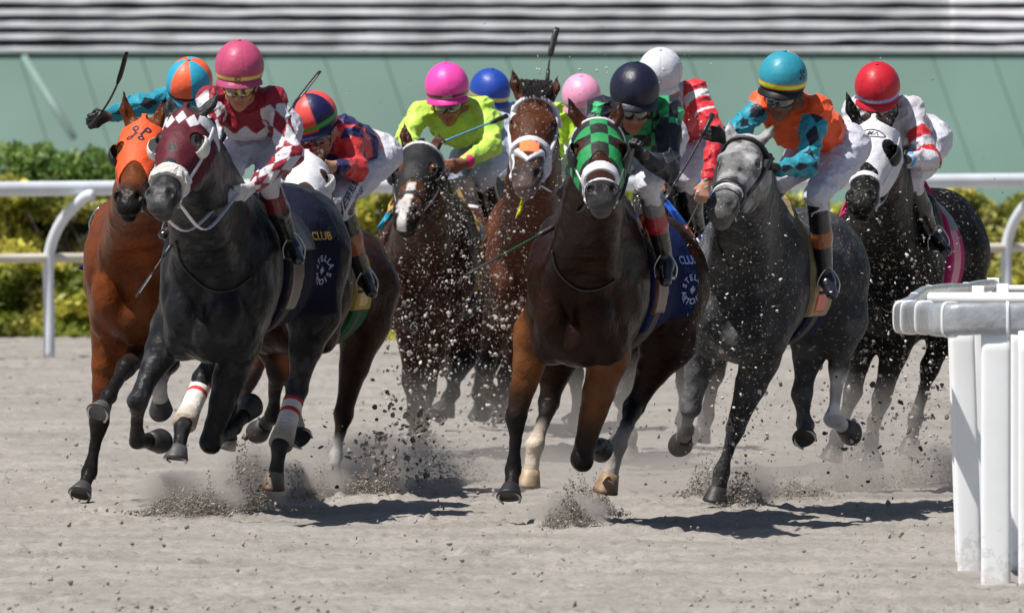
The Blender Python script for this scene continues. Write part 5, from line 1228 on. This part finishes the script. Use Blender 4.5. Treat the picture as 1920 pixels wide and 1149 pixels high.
# I teal and orange, black diamonds
def hI_(b, z, r):
    if -.030 < z < -.014: return (.62, .85, .05)
    if -.016 < z < -.004: return (.85, .14, .03)
    if z < -.03: return (.85, .14, .03) if z > -.036 else (.01, .01, .012)
    return (.85, .16, .04) if 110 < b < 150 else (.03, .28, .38)
def jI(i):
    c = T(i['n'], (.85, .10, .02)); m = (i['arm'] > 0) & (i['t'] > .22); c[m] = (.02, .27, .36)
    d = np.abs(((i['along'] / .125) % 1) - .5) * 2.1 + np.abs(i['ang']) / .75; c[m & (d < 1.)] = (.012, .014, .03); return c
RD['I'] = rider(dict(label='shouting jockey in orange and teal silks with black diamonds, riding the light grey', Y=80.5, hel=(1468, 144), look=(-8, 14, -6), mouth=True, sL=(1428, 198, .12), sR=(1535, 205, .12), eL=(1388, 238, .05), wL=(1362, 262, -.1), hL=(1338, 252, -.15), eR=(1510, 312, -.05), wR=(1458, 316, -.25), hR=(1438, 310, -.32),
    gloves=(.014, .013, .013), gripL=(.2, 0, 1), pel=(1566, 268, .58), kL=(1470, 330, .15), kR=(1532, 365, .08), aL=(1400, 430, .3), tL=(1390, 450, .2), aR=(1548, 520, .30), tR=(1560, 552, .16), jacket=jI, helmet=hI_, pants=(.57, .57, .67), bootcuff=(.30, .10, .03), cf0=.42, cf1=.60, skin=(.20, .085, .05), peak=(.012, .012, .014), boot=(.012, .014, .02)))
# J white silks with red bands, red helmet
def jJ(i):
    c = T(i['n'], (.57, .56, .61)); a = i['along']; m = (i['arm'] > 0) & (((a > .13) & (a < .19)) | ((a > .24) & (a < .30))); c[m] = (.52, .02, .03); return c
RD['J'] = rider(dict(label='jockey in white silks with two red armbands and red helmet', Y=83.15, hel=(1645, 162), look=(-4, 26, 0), sL=(1608, 208, .12), sR=(1706, 205, .12), eL=(1590, 290, 0), wL=(1610, 320, -.2), hL=(1625, 325, -.25), eR=(1742, 300, -.02), wR=(1702, 300, -.2), hR=(1684, 296, -.3), hs=.97,
    gloves=(.014, .013, .013), pel=(1722, 255, .62), kL=(1640, 345, .15), kR=(1705, 335, .1), aL=(1600, 430, .4), tL=(1590, 450, .3), aR=(1748, 445, .35), tR=(1775, 470, .2), jacket=jJ, helmet=hplain((.52, .015, .03), (.16, .35, .78), (-.036, -.016), seam=.8), pants=(.60, .60, .67), peak=(.5, .015, .03), cuff=(.12, .35, .75)))
band_text(RD['J'], 'FRANCO', .023, -.026, (.70, .75, .85), ang=-8)
# marks
m_ = RD['I']
def on_helmet(R_, lines, w, sc, az, z0, col, name='monogram'):
    v, f = stroke_mesh(lines, w); out = []
    for p in v:
        b = math.radians(az) + p[0] * sc / .125; zz = z0 + p[1] * sc; r = math.sqrt(max(1 - (zz / .126) ** 2, .01))
        out.append(R_['hc'] + (R_['l'] * .1205 * r * math.sin(b) + R_['g'] * .1405 * r * math.cos(b) + R_['u'] * zz * 1.01) * R_['hs'])
    return mesh_obj(name, np.array(out), f, M['print'], R_['helmet'], np.tile(V(*col), (len(out), 1)), smooth=False)
on_helmet(m_, pmono(), .12, .032, 62, .035, (.012, .014, .05))
# printed breeches of rider C
R_ = RD['C']; ph, pk_ = P(700, 268, 83.6), P(648, 372, 83.3); u_ = unit(ph - pk_)
cc = P(672, 322, 83.2); wv_ = np.cross(u_, V(0, -1, 0)); wv_ = -wv_ if wv_[2] < 0 else wv_
decal('lettering', text_mesh("JEFF RUBY'S", .047, .0012), R_['breeches'], P(678, 320, 83.2), u_, wv_, (.012, .014, .06), parent=R_['breeches'])
decal('lettering', text_mesh("STEAKHOUSE", .028, .0006), R_['breeches'], P(690, 332, 83.2), u_, wv_, (.012, .014, .06), parent=R_['breeches'])
# saddle cloth lettering: arched words round a small emblem
def find(root, nm):
    for o in root.children:
        if o.name.split('.')[0] == nm: return o
def ringtext(hd, px, py, Y, rad, size, col, tgt):
    o = find(hd['root'], tgt); u = hd['f'] * -1.; w = V(0, 0, 1); n = np.cross(u, w); c0 = P(px, py, Y)
    sgn = 1
    def one(word, a0, a1, up_):
        for k, ch in enumerate(word):
            a = a0 + (a1 - a0) * k / (len(word) - 1); v, f = text_mesh(ch, size, size * .03); r_ = a - math.pi / 2 if up_ else a + math.pi / 2
            R2 = np.array([[math.cos(r_), -math.sin(r_)], [math.sin(r_), math.cos(r_)]])
            vv = v @ R2.T + np.array([math.cos(a), math.sin(a)]) * rad
            allv.append(vv); allf.append([tuple(i + cnt[0] for i in q) for q in f]); cnt[0] += len(vv)
    allv, allf, cnt = [], [], [0]
    one('STELLA', 2.8, .35, True); one('ARTOIS', 3.5, 5.9, False)
    st = stroke_mesh([[(0, -.35 * rad), (0, .35 * rad)], [(-.3 * rad, 0), (.3 * rad, 0)], [(-.2 * rad, -.2 * rad), (.2 * rad, .2 * rad)], [(-.2 * rad, .2 * rad), (.2 * rad, -.2 * rad)]], rad * .10)
    allv.append(st[0]); allf.append([tuple(i + cnt[0] for i in q) for q in st[1]])
    return np.concatenate(allv), [q for ff in allf for q in ff], o
def side_frame(hd):
    u = -hd['f']; w = V(0, 0, 1); return u, w
def cloth_marks(hd, Pr, pc, Y, col, colclub, rad=.058):
    o = find(hd['root'], 'saddle_cloth'); u, w = side_frame(hd)
    # the near side faces +lat; looking at it, the words run from head to tail... u = backwards
    un = unit(u * 1. + hd['lat'] * .0)
    v, f, _ = ringtext(hd, *pc, Y, rad, .040, col, 'saddle_cloth')
    org = P(*pc, Y) + hd['lat'] * .05
    decal('lettering', (v, f), o, org, un, w, col, parent=o, lift=.004)
    org2 = P(*Pr, Y) + hd['lat'] * .05
    decal('lettering', text_mesh('CLUB', .055, .001), o, org2, un, w, colclub, parent=o, lift=.004)
    bar = stroke_mesh([[(-.22, 0), (-.1, .0), (0, 0), (.1, 0), (.22, .0)]], .014)
    org3 = org + w * (rad + .075)
    decal('piping', bar, o, org3, un, w, (.25, .25, .27), parent=o, lift=.005)
cloth_marks(hB, (573, 443), (586, 507), 80.85, (.30, .36, .58), (.40, .24, .05))
cloth_marks(hG, (1265, 488), (1273, 543), 79.4, (.30, .37, .60), (.14, .22, .5))
# whips
whip(P(168, 240, 82.05), P(237, 98, 81.9), 'black whip raised high by the far left jockey', .42, bend=-.03)
whip(P(322, 458, 79.0), P(256, 556, 78.9), 'black whip held low between the orange and maroon hooded horses', .5, r=.9)
whip(P(505, 255, 79.85), P(600, 134, 80.05), 'black whip sticking up behind the maroon jockey', .5, r=.9)
whip(P(950, 218, 88.3), P(826, 268, 87.9), 'whip with blue shaft held level before the lime jockey', .12, shaft=mk('blue_shaft', .3, color=(.15, .35, .5)), r=1.1)
whip(P(1026, 155, 90.3), P(1045, 52, 90.4), 'black whip pointing straight up above the bay with forelock', .55, bend=.01)
whip(P(1336, 215, 80.35), P(1243, 378, 80.0), 'black whip held downward by the gloved hand between red and grey', .2, bend=.01)
whip(P(1045, 422, 78.1), P(872, 516, 77.9), 'long dark green whip trailing beside the checkered hood horse', .4, shaft=mk('green_shaft', .3, color=(.01, .06, .03)), r=1.1)
# reins from bit to hands
for k, hd in HS.items():
    R_ = RD[k]; cl = {'B': WHT, 'G': (.02, .018, .018), 'F': WHT, 'J': (.6, .6, .6)}.get(k, (.02, .018, .018))
    reins(hd, ([] if k in 'AI' else [(-1, R_['hL'])]) + [(1, R_['hR'])], col=cl, w=.0105 if k == 'B' else .008, sag={'B': .14, 'G': .06}.get(k, .05))
# ------------------------------------------------------------------ flying sand
_OCT = np.array([(1, 0, 0), (-1, 0, 0), (0, 1, 0), (0, -1, 0), (0, 0, 1), (0, 0, -1)], float)
_OF = np.array([(0, 2, 4), (2, 1, 4), (1, 3, 4), (3, 0, 4), (2, 0, 5), (1, 2, 5), (3, 1, 5), (0, 3, 5)])
def _ico():
    bm = bmesh.new(); bmesh.ops.create_icosphere(bm, subdivisions=2, radius=1); v = np.array([x.co[:] for x in bm.verts]); f = np.array([[q.index for q in p.verts] for p in bm.faces]); bm.free(); return v, f
_IV, _IF = _ico()
def _rot(r, n):
    q = r.normal(size=(n, 4)); q /= np.linalg.norm(q, axis=1)[:, None]; w, x, y, z = q.T
    return np.stack([1-2*(y*y+z*z), 2*(x*y-z*w), 2*(x*z+y*w), 2*(x*y+z*w), 1-2*(x*x+z*z), 2*(y*z-x*w), 2*(x*z-y*w), 2*(y*z+x*w), 1-2*(x*x+y*y)], 1).reshape(n, 3, 3)
def bits(name, c, size, col, label=None, stretch=2.2, seed=1, cat=None):
    r = np.random.default_rng(seed); vs, fs, cs, k0 = [], [], [], 0
    for big in (0, 1):
        m = (size > .0055) == bool(big); n = int(m.sum())
        if not n: continue
        BV, BF = (_IV, _IF) if big else (_OCT, _OF); nv = len(BV)
        v = np.repeat(BV[None], n, 0)
        if big:
            o = r.random((n, 1, 3)) * 50; q = v * 1.1 + o; d = 1 + .75 * vnoise(q[..., 0], q[..., 1], q[..., 2], 3) + .35 * vnoise(q[..., 0] * 2.6, q[..., 1] * 2.6, q[..., 2] * 2.6, 4); v = v * d[..., None] * .9
        else: v = v * (.5 + .7 * r.random((n, 6, 1))) * np.array([1.9, .75, .75])
        v = v * (1 + (stretch - 1) * (r.random((n, 1, 3)) - .45)); R_ = _rot(r, n)
        v = np.einsum('nij,nkj->nki', R_, v) * size[m][:, None, None] + c[m][:, None, :]
        vs.append(v.reshape(-1, 3)); fs.append((BF[None] + nv * np.arange(n)[:, None, None]).reshape(-1, 3) + k0); cs.append(np.repeat(col[m], nv, 0)); k0 += n * nv
    return mesh_obj(name, np.concatenate(vs), np.concatenate(fs), M['bits'], None, np.concatenate(cs), smooth=True)
M['bits'] = mk('flying_sand', .9, var=.1, vscale=40, spec=.2)
def cloud(n, x0, x1, y0, y1, Ya, Yb, smin, smax, lo=.10, hi=.48, seed=0, pw=2.5, wx=None, wy=None, bright=.5):
    r = np.random.default_rng(seed + 100)
    px = r.uniform(x0, x1, n) if wx is None else x0 + (x1 - x0) * r.beta(*wx, n)
    py = r.uniform(y0, y1, n) if wy is None else y0 + (y1 - y0) * r.beta(*wy, n)
    Y = r.uniform(Ya, Yb, n); c = np.stack([(px - 960) / FPX * Y, Y, CAMZ - (py + 104) / FPX * Y], 1)
    k = vnoise(c[:, 0] * 7, c[:, 1] * 3, c[:, 2] * 7, seed); keep = (c[:, 2] > .0) & (r.random(n) < .10 + 2.0 * np.clip(k + .12 + .5 * vnoise(c[:, 0] * 19, c[:, 1] * 5, c[:, 2] * 19, seed + 3), 0, 1)); c = c[keep]; n = len(c)
    s = smin + (smax - smin) * r.random(n) ** pw
    b = (r.random(n) < bright)[:, None]; t = r.random((n, 1)); base = np.where(b, hi * (.8 + .3 * t), lo * (.6 + .9 * t))
    return c, s, base * V(1, .93, .86)[None]
def stuff(name, parts, label, cat, seed):
    c = np.concatenate([p[0] for p in parts]); s = np.concatenate([p[1] for p in parts]); col = np.concatenate([p[2] for p in parts])
    o = bits(name, c, s, col, seed=seed); return tag(o, label, cat, kind='stuff')
stuff('flying_sand', [
    cloud(8000, 700, 1010, 300, 660, 85.2, 86.8, .0010, .0065, .14, .46, 1, 4.5, (2, 1.8), (2, 2), bright=.75),
    cloud(3600, 720, 1000, 560, 860, 85.8, 88.2, .002, .010, .12, .5, 2, 4.0, bright=.55),
    cloud(2600, 1270, 1500, 350, 900, 78.4, 79.6, .0014, .0065, .2, .6, 3, 4.0, (1.8, 2), (2, 1.4), bright=.7),
    cloud(2900, 1560, 1830, 340, 880, 81.2, 82.3, .0014, .007, .18, .58, 4, 4.0, (2, 2), (2, 1.2), bright=.7),
    cloud(1200, 1000, 1340, 100, 600, 82.5, 85, .002, .007, .2, .6, 5, 3.0, bright=.7),
    cloud(260, 560, 1900, 30, 560, 79, 86, .002, .005, .1, .5, 6, 2.0, bright=.4)],
    'pale sand thrown up in front of the rear horses', 'sand', 1)
def splash(n, px, ybase, w, h, Y, seed, lean=.0, s=(.0008, .0060)):
    """low burst of sand: dense at the ground, ragged above"""
    r = np.random.default_rng(seed + 500); x = r.normal(size=n) * w * .38; q = np.abs(r.normal(size=n)) * .42
    env = np.exp(-(x / w * 1.7) ** 2) * (.75 + .45 * vnoise(x * .05, seed, 0, seed)); py = ybase - q * h * env; px_ = px + x + lean * (ybase - py)
    Yy = Y + r.normal(size=n) * .18; c = np.stack([(px_ - 960) / FPX * Yy, Yy, np.maximum(CAMZ - (py + 104) / FPX * Y, .0)], 1)
    k = vnoise(c[:, 0] * 13, c[:, 1] * 5, c[:, 2] * 13, seed); keep = r.random(n) < .3 + .9 * np.clip(k + .35, 0, 1); c = c[keep]; n = len(c)
    b = (r.random(n) < .40)[:, None]; t = r.random((n, 1)); base = np.where(b, .40 * (.7 + .4 * t), .17 * (.6 + 1.0 * t))
    return c, s[0] + (s[1] - s[0]) * r.random(n) ** 5, base * V(1, .90, .80)[None]
stuff('sand_splash', [
    splash(25500, 355, 962, 110, 110, 79.9, 1), splash(15300, 460, 955, 70, 160, 80.8, 2, .1), splash(13600, 690, 940, 90, 120, 82.6, 3, .15), splash(8500, 560, 935, 100, 100, 82.4, 4),
    splash(18700, 1070, 985, 75, 90, 78.5, 5), splash(6800, 1120, 965, 60, 120, 79.4, 6, -.2), splash(13600, 1390, 952, 60, 110, 80.9, 7), splash(7650, 1340, 930, 90, 90, 81.9, 8),
    splash(13600, 1590, 915, 90, 160, 84, 9), splash(11900, 1740, 905, 120, 120, 84.6, 10), splash(6800, 1490, 930, 90, 70, 82.5, 11), splash(5100, 840, 905, 120, 110, 85, 12), splash(4250, 800, 860, 60, 120, 88, 13)],
    'bursts of sand kicked up low around the galloping hooves', 'sand', 2)
stuff('dark_clods', [
    cloud(300, 676, 752, 680, 935, 82.4, 83.4, .003, .020, .14, .35, 21, 3.2, (2, 2), (1.6, 1.1), bright=.08),
    cloud(700, 640, 850, 740, 940, 82.4, 83.4, .003, .014, .13, .3, 22, 2.5, (2, 2), (1.8, 1.0), bright=.15),
    cloud(160, 420, 640, 760, 930, 80.6, 81.8, .003, .011, .09, .4, 23, 2.5, bright=.3),
    cloud(420, 1100, 1800, 700, 930, 80.4, 84, .003, .010, .09, .4, 24, 3, bright=.3),
    cloud(500, 1500, 1810, 640, 900, 82, 84, .003, .012, .10, .4, 25, 3, bright=.3)],
    'dark damp clods of dirt flying behind the hind legs', 'dirt', 3)
# small crumbs lying on the track
r_ = np.random.default_rng(9); n_ = 9000; cy = 68.2 + 46 * r_.random(n_) ** 1.6; cx = r_.uniform(-1, 1, n_) * 2.6 * cy / 80
kk = r_.random(n_) < .35 + .8 * np.clip(fbm(cx * 2.2, cy * .45, cx * 0, 2, 91) + .2, 0, 1); cx, cy = cx[kk], cy[kk]; n_ = len(cx)
tt = r_.random((n_, 1)); o_ = bits('ground_crumbs', np.stack([cx, cy, r_.normal(size=n_) * .004 + .002], 1), .002 + .007 * r_.random(n_) ** 6, np.where(tt < .6, .34, .20) * (.8 + .4 * tt) * V(1, .93, .87)[None], seed=4)
tag(o_, 'loose crumbs of sand scattered over the track surface', 'sand', kind='stuff')
# dust hanging in the air: soft volumes between the rows of horses
def dust(px, py, Y, rx, ry, rz, dens, seed, label):
    c = P(px, py, Y); m = MB(); m.ball(V(0, 0, 0), 1, seg=20, ring=12, sc=(rx, ry, rz))
    o = m.build('dust', None); o.location = tuple(c)
    mt = bpy.data.materials.new('dust'); mt.use_nodes = True; nt = mt.node_tree; nt.nodes.clear(); N = nt.nodes.new; L = nt.links.new
    out = N('ShaderNodeOutputMaterial'); pv = N('ShaderNodeVolumePrincipled'); pv.inputs['Color'].default_value = (.74, .70, .66, 1); pv.inputs['Anisotropy'].default_value = .2
    tc = N('ShaderNodeTexCoord'); no = N('ShaderNodeTexNoise'); no.inputs['Scale'].default_value = 3.2; no.inputs['Detail'].default_value = 4; mp = N('ShaderNodeMapping'); mp.inputs['Location'].default_value = (seed * 3.1, 0, 0)
    L(tc.outputs['Object'], mp.inputs[0]); L(mp.outputs[0], no.inputs['Vector'])
    mr = N('ShaderNodeMapRange'); mr.inputs[1].default_value = .38; mr.inputs[2].default_value = .68; mr.inputs[3].default_value = .25; mr.inputs[4].default_value = 1.6; L(no.outputs[0], mr.inputs[0])
    sc = N('ShaderNodeVectorMath'); sc.operation = 'DIVIDE'; sc.inputs[1].default_value = (rx, ry, rz); L(tc.outputs['Object'], sc.inputs[0])
    le = N('ShaderNodeVectorMath'); le.operation = 'LENGTH'; L(sc.outputs[0], le.inputs[0])
    fo = N('ShaderNodeMapRange'); fo.inputs[1].default_value = 1; fo.inputs[2].default_value = .35; fo.inputs[3].default_value = 0; fo.inputs[4].default_value = dens; L(le.outputs['Value'], fo.inputs[0])
    mu = N('ShaderNodeMath'); mu.operation = 'MULTIPLY'; L(mr.outputs[0], mu.inputs[0]); L(fo.outputs[0], mu.inputs[1]); L(mu.outputs[0], pv.inputs['Density']); L(pv.outputs[0], out.inputs['Volume'])
    o.data.materials.clear(); o.data.materials.append(mt); mt.cycles.volume_step_rate = 1.0
    tag(o, label, 'dust', kind='stuff'); return o
dust(880, 800, 87.0, .95, .8, .36, .26, 1, 'grey dust hanging round the legs of the middle horses')
dust(1190, 810, 84.0, .80, 1.0, .42, .55, 2, 'pale dust behind the checkered hood horse legs')
dust(1590, 830, 83.2, .85, .8, .36, .6, 3, 'dust round the hooves of the black horse')
for i_, (px_, py_, Y_, rx_, rz_, d_) in enumerate(((355, 930, 80.0, .32, .14, 14), (470, 900, 80.9, .22, .20, 10), (690, 890, 82.8, .26, .22, 9), (1070, 958, 78.6, .22, .10, 14), (1390, 920, 81.0, .20, .18, 10), (1590, 880, 84.0, .26, .24, 8), (1740, 880, 84.6, .30, .16, 8), (560, 905, 82.4, .30, .12, 8))):
    dust(px_, py_, Y_, rx_, .25, rz_, d_, 10 + i_, ('puff of dust under the dark grey horse', 'thin dust rising behind the bandaged foreleg', 'dust plume behind the bay hind legs at left centre', 'small puff of dust under the checkered hood horse', 'dust puff under the light grey horse', 'dust plume between the grey and black horses', 'dust behind the black horse by the padded rail', 'low dust between the left horses and the centre')[i_])
dust(700, 870, 85, 1.4, 1., .20, 1.3, 31, 'low pale dust veil over the track on the left')
dust(1350, 895, 83, 1.4, 1., .18, 1.3, 32, 'low pale dust veil over the track on the right')
